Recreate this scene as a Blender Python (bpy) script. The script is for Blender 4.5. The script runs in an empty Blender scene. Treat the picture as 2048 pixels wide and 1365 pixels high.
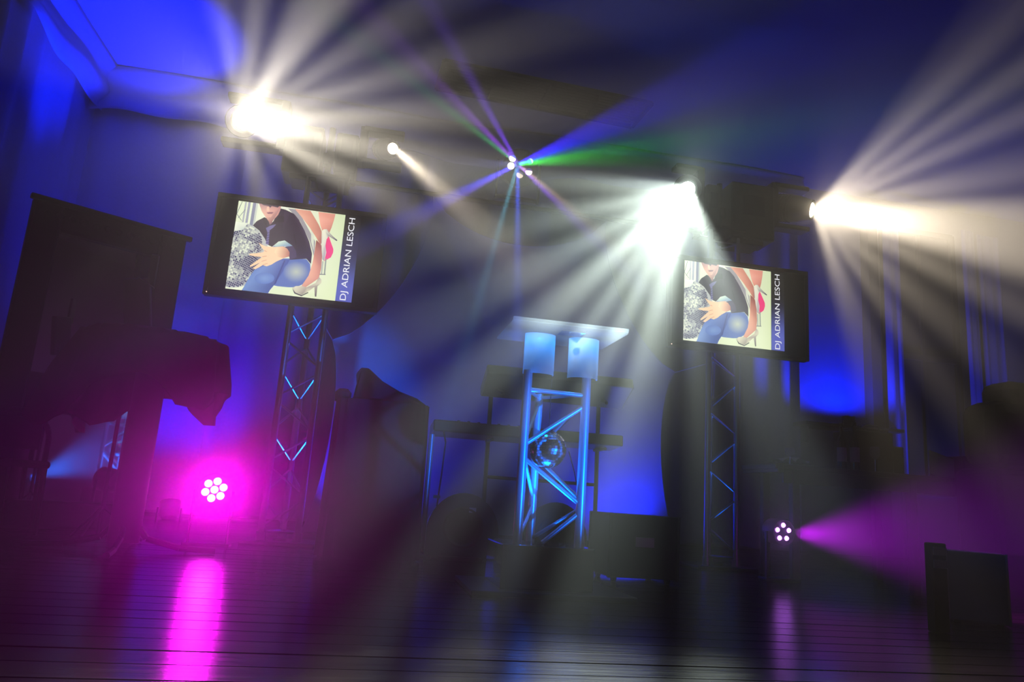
import bpy, bmesh, math, random
from math import sin, cos, pi, radians, atan2, sqrt
from mathutils import Vector, Matrix

random.seed(7)
SC = bpy.context.scene
COL = SC.collection

# ------------------------------------------------------------------ camera
def set_camera():
    psi, th, rho = radians(10.5), radians(12.0), radians(4.0)
    r0 = Vector((cos(psi), -sin(psi), 0))
    f = Vector((sin(psi) * cos(th), cos(psi) * cos(th), sin(th)))
    u0 = r0.cross(f)
    R = r0 * cos(rho) + u0 * sin(rho)
    U = u0 * cos(rho) - r0 * sin(rho)
    cam = bpy.data.cameras.new('camera')
    cam.sensor_width = 36.0
    cam.lens = 36.0 * 1479.0 / 2048.0
    cam.clip_start = 0.05
    o = bpy.data.objects.new('camera', cam)
    m = Matrix((R, U, -f)).transposed().to_4x4()
    m.translation = Vector((0, 0, 0.445))
    o.matrix_world = m
    COL.objects.link(o)
    SC.camera = o
set_camera()

# ------------------------------------------------------------------ world: a dark hall filled with thin theatrical haze
HAZE = 0.055
w = bpy.data.worlds.new('hall_air')
SC.world = w
w.use_nodes = True
nt = w.node_tree
nt.nodes.clear()
wo = nt.nodes.new('ShaderNodeOutputWorld')
bg = nt.nodes.new('ShaderNodeBackground')
bg.inputs['Color'].default_value = (0, 0, 0, 1)
bg.inputs['Strength'].default_value = 0
vs = nt.nodes.new('ShaderNodeVolumeScatter')
vs.inputs['Color'].default_value = (1, 1, 1, 1)
vs.inputs['Density'].default_value = HAZE * .87
vs.inputs['Anisotropy'].default_value = 0.91
vs2 = nt.nodes.new('ShaderNodeVolumeScatter')
vs2.inputs['Color'].default_value = (1, 1, 1, 1)
vs2.inputs['Density'].default_value = HAZE * .13
vs2.inputs['Anisotropy'].default_value = 0.7
ad = nt.nodes.new('ShaderNodeAddShader')
nt.links.new(bg.outputs[0], wo.inputs['Surface'])
nt.links.new(vs.outputs[0], ad.inputs[0]); nt.links.new(vs2.outputs[0], ad.inputs[1])
nt.links.new(ad.outputs[0], wo.inputs['Volume'])

SC.view_settings.view_transform = 'Standard'
SC.view_settings.look = 'None'
SC.view_settings.exposure = 0.0
SC.view_settings.gamma = 1.0
SC.view_settings.use_curve_mapping = False
cy = SC.cycles
cy.use_denoising = True
try:
    cy.denoiser = 'OPENIMAGEDENOISE'
except Exception:
    pass
cy.use_adaptive_sampling = False
cy.max_bounces = 5
cy.diffuse_bounces = 2
cy.glossy_bounces = 3
cy.transmission_bounces = 4
cy.transparent_max_bounces = 8
cy.volume_bounces = 0
cy.sample_clamp_indirect = 3.0
cy.caustics_reflective = False
cy.caustics_refractive = False

# light colours
BLUE = (0.0, 0.012, 1.0)
CYANBLUE = (0.0, 0.14, 1.0)
MAGENTA = (0.85, 0.0, 0.75)
VIOLET = (0.35, 0.0, 1.0)
WARM = (1.0, 0.90, 0.72)
WARM2 = (1.0, 0.84, 0.62)
COOL = (0.84, 1.0, 0.88)

# gobo of each moving head: sunburst of open sectors; stops are (angle in degrees about the beam axis, transmission)
GOBO_L = [(-180, 0.016), (-148, 0.05), (-112, 0.069), (-96, 0.009), (-78, 0.117), (-63, 0.009), (-49, 0.09), (-37, 0.02), (-26, 0.75), (-17, 0.035), (-9, 1.307), (-3, 1.168), (0.5, 0.077), (5, 1.307), (9, 1.1), (13, 0.55), (16.5, 0.16), (21, 0.75), (26, 0.62), (30, 0.096), (34, 0.3), (41, 0.48), (49, 0.026), (60, 0.72), (70, 0.5), (79, 0.028), (91, 0.385), (99, 0.042), (106, 0.245), (119, 0.038), (144, 0.069)]
GOBO_C = [(-180, 0.017), (-173, 0.31), (-167, 0.019), (-160, 0.341), (-155, 0.384), (-150, 0.02), (-146, 0.425), (-140, 0.51), (-135, 0.019), (-130, 0.81), (-125, 0.945), (-120, 0.054), (-115, 1.08), (-110, 0.074), (-105, 1.282), (-100, 0.095), (-95, 1.35), (-91, 0.81), (-86, 0.34), (-82, 0.016), (-77, 0.4), (-71, 0.01), (-64, 0.32), (-57, 0.3), (-52, 0.002), (0, 0.001), (90, 0.009), (150, 0.0), (170, 0.006), (177, 0.017)]
GOBO_R = [(-180, 0.004), (-90, 0.004), (-72, 0.022), (-66, 0.198), (-60, 0.198), (-55, 0.026), (-48, 0.253), (-42, 0.066), (-37, 0.303), (-32, 0.238), (-27, 0.056), (-21, 0.569), (-15, 0.21), (-9, 1.913), (-3, 2.125), (3, 2.019), (8, 1.7), (12, 0.18), (18, 0.698), (24, 0.36), (29, 0.122), (35, 0.594), (40, 0.108), (46, 0.495), (51, 0.086), (57, 0.36), (64, 0.144), (70, 0.027), (120, 0.007)]

LAMPS = {}
def gobo_light(name, pos, axis, right, half, power, color, stops, radius=0.05, inner=1.5, ramp_colors=None, fade=None):
    """spot lamp whose gobo wheel is a sunburst: light per direction depends on the angle about the beam axis"""
    pos = Vector(pos); a = Vector(axis).normalized()
    e1 = Vector(right); e1 = (e1 - a * e1.dot(a)).normalized()
    e2 = e1.cross(a) * -1.0
    e2 = a.cross(e1) * -1.0 if e2.z < 0 else e2
    l = bpy.data.lights.new(name, 'SPOT')
    l.energy = power
    l.color = color
    l.spot_size = radians(2 * half)
    l.spot_blend = 0.6
    l.shadow_soft_size = radius
    l.use_nodes = True
    n = l.node_tree.nodes; k = l.node_tree.links
    n.clear()
    out = n.new('ShaderNodeOutputLight')
    em = n.new('ShaderNodeEmission')
    geo = n.new('ShaderNodeNewGeometry')
    def dot(v):
        d = n.new('ShaderNodeVectorMath'); d.operation = 'DOT_PRODUCT'
        d.inputs[1].default_value = v
        k.new(geo.outputs['Incoming'], d.inputs[0])
        return d.outputs['Value']
    at = n.new('ShaderNodeMath'); at.operation = 'ARCTAN2'
    k.new(dot(e2), at.inputs[0]); k.new(dot(e1), at.inputs[1])
    ma = n.new('ShaderNodeMath'); ma.operation = 'MULTIPLY_ADD'
    k.new(at.outputs[0], ma.inputs[0]); ma.inputs[1].default_value = 1 / (2 * pi); ma.inputs[2].default_value = 0.5
    rp = n.new('ShaderNodeValToRGB')
    cr = rp.color_ramp
    cr.interpolation = 'EASE'
    els = cr.elements
    while len(els) > 1: els.remove(els[-1])
    first = True
    for st in stops:
        x = (st[0] + 180) / 360.0
        c = st[1] if isinstance(st[1], tuple) else (st[1],) * 3
        if first:
            els[0].position = x; els[0].color = (*c, 1); first = False
        else:
            e = els.new(x); e.color = (*c, 1)
    k.new(ma.outputs[0], rp.inputs['Fac'])
    k.new(rp.outputs['Color'], em.inputs['Color'])
    em.inputs['Strength'].default_value = 1.0
    if fade:
        mr = n.new('ShaderNodeMapRange'); mr.interpolation_type = 'SMOOTHSTEP'
        k.new(dot(a), mr.inputs['Value'])
        mr.inputs['From Min'].default_value = cos(radians(fade[0])); mr.inputs['From Max'].default_value = cos(radians(fade[1]))
        mr.inputs['To Min'].default_value = 1.0; mr.inputs['To Max'].default_value = fade[2]
        k.new(mr.outputs[0], em.inputs['Strength'])
    k.new(em.outputs[0], out.inputs['Surface'])
    o = bpy.data.objects.new(name, l)
    o.location = pos
    o.rotation_euler = (-a).to_track_quat('Z', 'Y').to_euler()
    COL.objects.link(o)
    LAMPS[name] = o
    return o

def spot(name, pos, aim, size, power, color, blend=0.5, radius=0.05):
    l = bpy.data.lights.new(name, 'SPOT')
    l.energy = power; l.color = color; l.spot_size = radians(size); l.spot_blend = blend; l.shadow_soft_size = radius
    o = bpy.data.objects.new(name, l)
    o.location = pos
    d = (Vector(aim) - Vector(pos)).normalized()
    o.rotation_euler = (-d).to_track_quat('Z', 'Y').to_euler()
    COL.objects.link(o)
    return o

def point(name, pos, power, color, radius=0.02):
    l = bpy.data.lights.new(name, 'POINT')
    l.energy = power; l.color = color; l.shadow_soft_size = radius
    o = bpy.data.objects.new(name, l); o.location = pos
    COL.objects.link(o)
    return o

# lamp positions (lens centres)
P_HEAD_L = Vector((-1.23, 5.72, 3.22))
P_HEAD_C = Vector((2.53, 5.70, 3.21))
P_HEAD_R = Vector((3.76, 5.72, 3.20))
P_SMALL = Vector((-0.04, 5.72, 3.18))
P_DERBY = Vector((1.00, 5.72, 3.20))
P_PAR_L = Vector((-0.967, 5.38, 0.366))
P_PAR_R = Vector((2.995, 4.98, 0.340))
STAGE_RIGHT = Vector((0.98, -0.18, -0.07))
AXIS_L = Vector((.1, 0, .55)) - P_HEAD_L
AXIS_C = Vector((0, 0, .5)) - P_HEAD_C
AXIS_R = Vector((.1, 0, .5)) - P_HEAD_R

FADE = (12, 6.5, 0.0)
gobo_light('moving_head_beam_warm', P_HEAD_L + AXIS_L.normalized() * .02, AXIS_L, STAGE_RIGHT, 23, 3000, WARM, GOBO_L, fade=FADE)
gobo_light('moving_head_beam_cool', P_HEAD_C + AXIS_C.normalized() * .02, AXIS_C, STAGE_RIGHT, 20, 6800, COOL, GOBO_C, fade=FADE)
gobo_light('moving_head_beam_gold', P_HEAD_R + AXIS_R.normalized() * .02, AXIS_R, STAGE_RIGHT, 25, 5200, WARM2, GOBO_R, fade=FADE)
gobo_light('small_head_beam', P_SMALL + Vector((0, -.02, 0)), (-.1, -5.6, -2.7), STAGE_RIGHT, 30, 600, WARM2,
           [(-180, 0.), (-46, 0.), (-39, .25), (-33, 1.), (-27, .9), (-22, .25), (-14, .05), (-8, 0.), (179, 0.)], radius=.02, fade=FADE)
Z0 = (0., 0., 0.)
gobo_light('derby_beam', P_DERBY + Vector((0, -.02, 0)), (-1., -5.6, -2.7), STAGE_RIGHT, 34, 800, (1, 1, 1),
           [(-180, (.02, .02, .06)), (-152, Z0), (-147, (.03, .03, .9)), (-143, (.10, .05, .7)), (-140, Z0), (-101, Z0), (-98, (.05, .25, .35)), (-95.5, Z0),
            (-85, Z0), (-82, (.03, .08, .8)), (-79, Z0), (-40, Z0), (-36, (.12, .02, .45)), (-31, (.25, .16, .12)), (-27, Z0), (3, Z0),
            (10, (.02, .30, .03)), (15, (.03, .55, .04)), (21, (.01, .12, .2)), (26, (.01, .02, 1.1)), (33, (.03, .01, 1.1)), (39, Z0),
            (122, Z0), (127, (.10, .02, .5)), (131, Z0), (139, Z0), (142, (.18, .03, .5)), (147, (.03, .02, .08)), (150, (.02, .25, .06)), (154, Z0)], radius=.015, fade=FADE)

# blue LED wash lights of the hall (their cans are built further down)
WASH = [
    # name, position, aim, cone, power, colour, blend
    ('wash_ceiling', (-2.55, 7.9, 0.9), (-3.05, 8.1, 5.36), 33, 4600, BLUE, .55),
    ('wash_shelf', (6.5, 9.02, 1.90), (6.48, 9.25, 4.6), 170, 160, BLUE, .5),
    ('wash_window', (8.3, 8.3, .25), (7.9, 9.4, 3.4), 90, 260, BLUE, .9),
    ('wash_curtain', (-1.9, 8.3, .2), (-2.4, 9.5, 3.2), 95, 300, BLUE, .9),
    ('wash_screen_a', (-0.1, 5.95, .10), (0.3, 6.6, 1.3), 110, 60, BLUE, .9),
    ('wash_screen_b', (2.35, 5.95, .10), (2.0, 6.6, 1.3), 110, 60, BLUE, .9),
]
for nm, p, a, s, e, c, b in WASH:
    spot(nm, p, a, s, e, c, b, .06)
spot('par_magenta_beam', P_PAR_L + Vector((.03, -.12, .0)), (0.0, 0.0, .5), 64, 68, MAGENTA, 1.0, .09)
spot('par_violet_beam', P_PAR_R + Vector((.06, -.08, 0)), (4.4, 1.5, .60), 50, 2200, (.5, 0, .8), .9, .05)
#LIGHTS_END

# ------------------------------------------------------------------ materials
MATS = {}
def mat(name, base=(.5, .5, .5), rough=.5, metal=0., noise=None, spec=.5, bump=None, emit=None, estr=0., coat=0.):
    if name in MATS: return MATS[name]
    m = bpy.data.materials.new(name); m.use_nodes = True
    t = m.node_tree; b = t.nodes['Principled BSDF']
    b.inputs['Base Color'].default_value = (*base, 1)
    b.inputs['Roughness'].default_value = rough
    b.inputs['Metallic'].default_value = metal
    b.inputs['Specular IOR Level'].default_value = spec
    if coat: b.inputs['Coat Weight'].default_value = coat
    if emit:
        b.inputs['Emission Color'].default_value = (*emit, 1); b.inputs['Emission Strength'].default_value = estr
    if noise:
        sc, amt = noise[0], noise[1]
        tc = t.nodes.new('ShaderNodeTexCoord')
        mp = t.nodes.new('ShaderNodeMapping')
        mp.inputs['Scale'].default_value = noise[2] if len(noise) > 2 else (1, 1, 1)
        nz = t.nodes.new('ShaderNodeTexNoise'); nz.inputs['Scale'].default_value = sc; nz.inputs['Detail'].default_value = 5
        mx = t.nodes.new('ShaderNodeMix'); mx.data_type = 'RGBA'
        mx.inputs['A'].default_value = (*[c * (1 - amt) for c in base], 1)
        mx.inputs['B'].default_value = (*[min(1, c * (1 + amt)) for c in base], 1)
        t.links.new(tc.outputs['Object'], mp.inputs['Vector']); t.links.new(mp.outputs[0], nz.inputs['Vector'])
        t.links.new(nz.outputs['Fac'], mx.inputs['Factor']); t.links.new(mx.outputs['Result'], b.inputs['Base Color'])
        if bump:
            bp = t.nodes.new('ShaderNodeBump'); bp.inputs['Strength'].default_value = bump; bp.inputs['Distance'].default_value = .01
            t.links.new(nz.outputs['Fac'], bp.inputs['Height']); t.links.new(bp.outputs[0], b.inputs['Normal'])
    MATS[name] = m
    return m

def emis(name, color, strength):
    m = bpy.data.materials.new(name); m.use_nodes = True
    t = m.node_tree; t.nodes.clear()
    o = t.nodes.new('ShaderNodeOutputMaterial'); e = t.nodes.new('ShaderNodeEmission')
    e.inputs['Color'].default_value = (*color, 1); e.inputs['Strength'].default_value = strength
    t.links.new(e.outputs[0], o.inputs['Surface'])
    m.cycles.emission_sampling = 'NONE'
    return m

def frosted(name, color, alpha, trans=.6):
    """frosted sheet: part of the light goes straight through, the rest is scattered on both sides"""
    m = bpy.data.materials.new(name); m.use_nodes = True
    t = m.node_tree; t.nodes.clear()
    o = t.nodes.new('ShaderNodeOutputMaterial')
    tr = t.nodes.new('ShaderNodeBsdfTransparent')
    df = t.nodes.new('ShaderNodeBsdfDiffuse'); df.inputs['Color'].default_value = (*color, 1)
    tl = t.nodes.new('ShaderNodeBsdfTranslucent'); tl.inputs['Color'].default_value = (*color, 1)
    m1 = t.nodes.new('ShaderNodeMixShader'); m1.inputs[0].default_value = trans
    m2 = t.nodes.new('ShaderNodeMixShader'); m2.inputs[0].default_value = alpha
    t.links.new(df.outputs[0], m1.inputs[1]); t.links.new(tl.outputs[0], m1.inputs[2])
    t.links.new(tr.outputs[0], m2.inputs[1]); t.links.new(m1.outputs[0], m2.inputs[2])
    t.links.new(m2.outputs[0], o.inputs['Surface'])
    return m

M_BLACK = mat('black_plastic', (.012, .012, .014), .38)
M_BLACKMETAL = mat('black_metal', (.02, .02, .022), .42, .3, noise=(60, .3))
M_ALU = mat('brushed_aluminium', (.62, .63, .66), .30, .92, noise=(40, .08, (1, 1, 12)))
M_ALUBRIGHT = mat('satin_aluminium', (.62, .63, .66), .34, .45, noise=(40, .08, (1, 1, 12)))
M_CHROME = mat('chrome', (.8, .8, .82), .12, 1.0)
M_CURTAIN = mat('pale_curtain_cloth', (.55, .56, .62), .85, noise=(35, .10), spec=.2)
M_VALANCE = mat('pale_valance_cloth', (.62, .62, .66), .8, noise=(20, .08), spec=.2)
M_SHADECURT = mat('dark_curtain_cloth', (.05, .045, .05), .9, noise=(30, .2), spec=.1)  # nearest side curtain stands unlit; that shade is put into its colour
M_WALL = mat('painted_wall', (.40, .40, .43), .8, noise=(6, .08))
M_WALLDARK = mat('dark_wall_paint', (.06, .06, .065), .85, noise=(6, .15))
M_CEIL = mat('ceiling_plaster', (.45, .45, .47), .9, noise=(90, .10), bump=.1)
M_STRETCH = mat('stretch_lycra', (.62, .63, .68), .75, noise=(14, .05), spec=.2)
M_DRAPE = mat('dark_drape', (.035, .022, .030), .85, noise=(25, .25), spec=.15)
M_RED = mat('dark_red_cloth', (.14, .018, .035), .85, noise=(22, .25), spec=.15)
M_WOOD = mat('dark_wood', (.035, .022, .018), .45, noise=(5, .4, (1, 8, 8)))
M_MIRROR = mat('mirror_glass', (.75, .75, .77), .03, 1.0)
M_SUB = mat('subfloor', (.008, .007, .007), .9, noise=(8, .3))
M_GLASS = mat('dark_glass', (.02, .02, .03), .06, 0, spec=.6)
M_BALL = mat('disco_tile', (.85, .86, .9), .16, 1.0)
M_WHITEBOX = mat('grey_case_laminate', (.30, .29, .32), .5, noise=(12, .1))
M_BOXGLOSS = mat('gloss_black', (.012, .010, .012), .10, 0, spec=.7, coat=.6)
M_PAPER = mat('grey_paper', (.5, .5, .52), .7, noise=(10, .06))

def plank_mat(i):
    m = bpy.data.materials.new('floor_board_varnish_%d' % i); m.use_nodes = True
    t = m.node_tree; b = t.nodes['Principled BSDF']
    tc = t.nodes.new('ShaderNodeTexCoord'); mp = t.nodes.new('ShaderNodeMapping')
    mp.inputs['Scale'].default_value = (.9, 14, 1); mp.inputs['Location'].default_value = (i * 3.1, i * 1.7, 0)
    nz = t.nodes.new('ShaderNodeTexNoise'); nz.inputs['Scale'].default_value = 3.0; nz.inputs['Detail'].default_value = 7; nz.inputs['Roughness'].default_value = .65
    rp = t.nodes.new('ShaderNodeValToRGB')
    g = .75 + .12 * i
    rp.color_ramp.elements[0].color = (.010 * g, .007 * g, .006 * g, 1); rp.color_ramp.elements[1].color = (.032 * g, .020 * g, .016 * g, 1)
    mr = t.nodes.new('ShaderNodeMapRange'); mr.inputs['To Min'].default_value = .10; mr.inputs['To Max'].default_value = .30
    bp = t.nodes.new('ShaderNodeBump'); bp.inputs['Strength'].default_value = .25; bp.inputs['Distance'].default_value = .004
    t.links.new(tc.outputs['Object'], mp.inputs['Vector']); t.links.new(mp.outputs[0], nz.inputs['Vector'])
    t.links.new(nz.outputs['Fac'], rp.inputs['Fac']); t.links.new(rp.outputs['Color'], b.inputs['Base Color'])
    t.links.new(nz.outputs['Fac'], mr.inputs['Value']); t.links.new(mr.outputs[0], b.inputs['Roughness'])
    t.links.new(nz.outputs['Fac'], bp.inputs['Height']); t.links.new(bp.outputs[0], b.inputs['Normal'])
    return m
M_PLANKS = [plank_mat(i) for i in range(4)]

# ------------------------------------------------------------------ mesh helpers
class MB:
    def __init__(self): self.v = []; self.f = []
    def add(self, vs, fs):
        o = len(self.v); self.v += [tuple(x) for x in vs]; self.f += [tuple(i + o for i in f) for f in fs]
        return self
    def box(self, c, s, rot=None, bev=0.):
        c = Vector(c); hx, hy, hz = s[0] / 2, s[1] / 2, s[2] / 2
        if bev <= 0:
            vs = [Vector((x, y, z)) for x in (-hx, hx) for y in (-hy, hy) for z in (-hz, hz)]
            fs = [(0, 1, 3, 2), (4, 6, 7, 5), (0, 4, 5, 1), (2, 3, 7, 6), (0, 2, 6, 4), (1, 5, 7, 3)]
        else:
            b = min(bev, hx * .9, hy * .9, hz * .9)
            bm = bmesh.new(); bmesh.ops.create_cube(bm, size=1)
            bmesh.ops.scale(bm, vec=s, verts=bm.verts)
            bmesh.ops.bevel(bm, geom=bm.edges[:], offset=b, segments=2, affect='EDGES', profile=.5)
            bm.verts.ensure_lookup_table(); bm.verts.index_update()
            vs = [v.co.copy() for v in bm.verts]; fs = [tuple(v.index for v in f.verts) for f in bm.faces]; bm.free()
        if rot is not None: vs = [rot @ v for v in vs]
        return self.add([v + c for v in vs], fs)
    def tube(self, a, b, r, n=12, r2=None, caps=True):
        a, b = Vector(a), Vector(b); d = (b - a)
        q = d.to_track_quat('Z', 'Y').to_matrix(); r2 = r if r2 is None else r2
        vs = []
        for p, rr in ((a, r), (b, r2)):
            for i in range(n):
                t = 2 * pi * i / n
                vs.append(p + q @ Vector((cos(t) * rr, sin(t) * rr, 0)))
        fs = [(i, (i + 1) % n, n + (i + 1) % n, n + i) for i in range(n)]
        if caps: fs += [tuple(range(n - 1, -1, -1)), tuple(range(n, 2 * n))]
        return self.add(vs, fs)
    def path(self, pts, r, n=8):
        for a, b in zip(pts[:-1], pts[1:]): self.tube(a, b, r, n)
        return self
    def lathe(self, prof, c=(0, 0, 0), rot=None, n=24):
        """profile [(r, z)...] about z; rot turns it, c places it"""
        vs = []; fs = []
        for r, z in prof:
            for i in range(n):
                t = 2 * pi * i / n; vs.append(Vector((r * cos(t), r * sin(t), z)))
        m = len(prof)
        for j in range(m - 1):
            for i in range(n):
                fs.append((j * n + i, j * n + (i + 1) % n, (j + 1) * n + (i + 1) % n, (j + 1) * n + i))
        if prof[0][0] > 1e-5: fs.append(tuple(range(n - 1, -1, -1)))
        if prof[-1][0] > 1e-5: fs.append(tuple((m - 1) * n + i for i in range(n)))
        if rot is not None: vs = [rot @ v for v in vs]
        c = Vector(c)
        return self.add([v + c for v in vs], fs)
    def grid(self, fn, nu, nv, close=False):
        vs = [fn(i / (nu if close else nu - 1) if not close else i / nu, j / (nv - 1)) for j in range(nv) for i in range(nu)]
        fs = []
        for j in range(nv - 1):
            for i in range(nu if close else nu - 1):
                k = (i + 1) % nu
                fs.append((j * nu + i, j * nu + k, (j + 1) * nu + k, (j + 1) * nu + i))
        return self.add(vs, fs)
    def build(self, name, m, parent=None, smooth=False, loc=None):
        me = bpy.data.meshes.new(name); me.from_pydata(self.v, [], self.f); me.update()
        if smooth:
            for p in me.polygons: p.use_smooth = True
            try: me.set_sharp_from_angle(angle=radians(42))
            except Exception: pass
        me.materials.append(m)
        o = bpy.data.objects.new(name, me); COL.objects.link(o)
        if loc is not None: o.location = loc
        if parent is not None:
            o.parent = parent
        return o

def tag(o, label=None, cat=None, group=None, kind=None):
    if label: o['label'] = label
    if cat: o['category'] = cat
    if group: o['group'] = group
    if kind: o['kind'] = kind
    return o

def thing(name, loc, label, cat, group=None):
    e = bpy.data.objects.new(name, None); e.empty_display_size = .1
    COL.objects.link(e); e.location = loc
    return tag(e, label, cat, group)

def share(name, me, m, parent, matrix):
    o = bpy.data.objects.new(name, me); COL.objects.link(o); o.parent = parent; o.matrix_local = matrix
    return o

def copy_tree(o, parent=None):
    c = o.copy(); COL.objects.link(c); c.parent = parent
    for ch in list(o.children): copy_tree(ch, c)
    return c

# ------------------------------------------------------------------ the hall
XL, XR, YB, YF, ZC = -3.9, 10.2, 9.5, -3.0, 5.36
def structure(o, label): return tag(o, label, None, None, 'structure')
structure(MB().box(((XL + XR) / 2, (YB + YF) / 2, -.07), (XR - XL + .6, YB - YF + .6, .08)).build('floor', M_SUB), 'dark varnished timber board floor of the hall')
floor_obj = bpy.data.objects['floor']
# floor boards
bw = .152
row = 0
y = YF
plank_meshes = {}
while y < YB - .01:
    rz = random.uniform(-.0015, 0)
    x = XL - .3 - random.random() * 3.0
    while x < XR:
        L = random.choice((4.2, 5.0, 5.8))
        x1 = min(x + L, XR); x0 = max(x, XL)
        if x1 - x0 > .1:
            me_key = (round(x1 - x0, 2), random.randrange(4))
            mb = MB().box((0, 0, 0), (x1 - x0 - .001, bw - .011, .032))
            o = mb.build('plank', M_PLANKS[random.randrange(4)], floor_obj)
            o.location = ((x0 + x1) / 2, y + bw / 2, -.016 + rz)
        x += L
    y += bw
    row += 1
structure(MB().box(((XL + XR) / 2, YB + .08, ZC / 2), (XR - XL + .6, .16, ZC)).build('wall_back', M_WALL), 'back wall behind the pale curtains')
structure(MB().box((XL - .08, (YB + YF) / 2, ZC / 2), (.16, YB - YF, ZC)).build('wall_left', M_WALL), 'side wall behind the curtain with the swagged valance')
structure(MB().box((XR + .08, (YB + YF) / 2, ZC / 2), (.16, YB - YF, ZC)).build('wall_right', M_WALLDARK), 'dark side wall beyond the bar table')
structure(MB().box(((XL + XR) / 2, YF - .08, ZC / 2), (XR - XL + .6, .16, ZC)).build('wall_front', M_WALLDARK), 'dark wall at the audience end of the hall')
structure(MB().box(((XL + XR) / 2, (YB + YF) / 2, ZC + .06), (XR - XL + .6, YB - YF + .6, .12)).build('ceiling', M_CEIL), 'plain ceiling of the hall washed in blue light')

# ceiling grille
gv = thing('ceiling_grille', (1.7, 8.15, ZC), 'long slatted air grille set in the dark ceiling', 'vent')
gr = Matrix.Rotation(radians(4), 4, 'Z')
fr = MB(); gw, gd = 2.6, .62
for sx in (-1, 1): fr.box((sx * gw / 2, 0, -.02), (.05, gd, .04))
for sy in (-1, 1): fr.box((0, sy * gd / 2, -.02), (gw, .05, .04))
fr.build('grille_frame', M_BLACKMETAL, gv)
MB().box((0, 0, -.003), (gw, gd, .004)).build('grille_backing', M_BLACK, gv)
sl = MB().box((0, 0, 0), (gw - .06, .035, .006), rot=Matrix.Rotation(radians(35), 3, 'X')).build('slat', M_BLACKMETAL, gv)
sl.location = (0, -gd / 2 + .06, -.022)
for i in range(1, 9):
    s = sl.copy(); COL.objects.link(s); s.parent = gv; s.location = (0, -gd / 2 + .06 + i * .0625, -.022)
for x in (-.65, 0, .65):
    MB().box((x, 0, -.03), (.02, gd, .03)).build('cross_bar', M_BLACKMETAL, gv)
gv.rotation_euler.z = radians(3)

def curtain(name, a, b, z0, z1, amp, pitch, m, label, seed, cat='curtain', group=None, gather=0.):
    rnd = random.Random(seed)
    a, b = Vector((*a, 0)), Vector((*b, 0)); d = b - a; L = d.length; d.normalize(); nrm = Vector((-d.y, d.x, 0))
    n = max(24, int(L / .03)); ph = rnd.random() * 6; 
    k1 = 2 * pi / pitch; k2 = 2 * pi / (pitch * 2.7); k3 = 2 * pi / (pitch * 5.3)
    def fn(u, v):
        s = u * L
        w = sin(k1 * s + ph + .8 * sin(k2 * s + seed)) * .6 + .45 * sin(k2 * s + seed * 1.7) + .35 * sin(k3 * s + seed * .6)
        am = amp * (.55 + .45 * (1 - v)) 
        g = 1 - gather * sin(pi * v) * (u - .5) * 0
        return a + d * (s * g) + nrm * (w * am) + Vector((0, 0, z0 + (z1 - z0) * v + .012 * sin(k1 * s + ph) * (1 - v)))
    o = MB().grid(fn, n, 7).build(name, m, None, True)
    return tag(o, label, cat, group)

GCURT = 'pale curtains hung round the hall'
# left wall drapes
curtain('curtain', (XL + .22, 4.3), (XL + .22, 6.3), .03, 4.95, .07, .34, M_SHADECURT, 'dark pleated curtain on the side wall at the picture edge', 3, group=GCURT)
curtain('curtain', (XL + .24, 6.34), (XL + .20, 7.7), .03, 4.95, .10, .42, M_CURTAIN, 'pale pleated curtain on the side wall behind the tall mirror', 5, group=GCURT)
curtain('curtain', (XL + .16, 7.74), (XL + .16, 9.36), .03, 4.95, .05, .5, M_CURTAIN, 'pale flat curtain filling the shadowed corner beyond the mirror', 8, group=GCURT)
# back wall drapes
curtain('curtain', (XL + .1, YB - .16), (-1.9, YB - .16), .03, 4.9, .05, .55, M_CURTAIN, 'wide pale curtain on the back wall beside the corner', 11, group=GCURT)
curtain('curtain', (-1.93, YB - .20), (0.4, YB - .18), .03, 4.9, .07, .4, M_CURTAIN, 'pale pleated back curtain behind the picture screen by the cocktail table', 12, group=GCURT)
curtain('curtain', (0.36, YB - .14), (3.2, YB - .16), .03, 4.9, .07, .45, M_CURTAIN, 'pale pleated back curtain behind the stretched fabric screen', 13, group=GCURT)
curtain('curtain', (3.16, YB - .20), (5.85, YB - .18), .03, 4.9, .06, .36, M_CURTAIN, 'pale pleated back curtain under the gold moving head', 14, group=GCURT)
curtain('curtain', (7.16, YB - .34), (7.42, YB - .34), .03, 4.9, .03, .16, M_CURTAIN, 'narrow gathered pale curtain between wall bay and dark window', 16, group=GCURT)
curtain('curtain', (8.5, YB - .34), (8.74, YB - .34), .03, 4.9, .03, .14, M_CURTAIN, 'slim gathered pale curtain on the far side of the dark window', 17, group=GCURT)
curtain('curtain', (8.84, YB - .26), (9.25, YB - .26), .03, 4.9, .03, .14, M_CURTAIN, 'last pale curtain before the dark side wall', 18, group=GCURT)
# dark window between the slim curtains
wn = structure(MB().box((7.97, YB - .03, 2.9), (1.2, .03, 3.9)).build('window_1', M_GLASS), 'tall unlit window between slim pale curtains')
fm = MB()
for x in (7.38, 8.56): fm.box((x, YB - .06, 2.9), (.08, .08, 3.98))
for z in (.93, 2.9, 4.87): fm.box((7.97, YB - .06, z), (1.2, .08, .08))
fm.box((7.97, YB - .06, 2.9), (.05, .07, 3.9))
fm.build('window_frame', M_WOOD, wn)
structure(MB().box((7.1, YB - .1, 2.9), (.16, .18, 4.0)).build('trim_1', M_WALLDARK), 'dark upright trim between the blue bay and the slim curtain')

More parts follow.
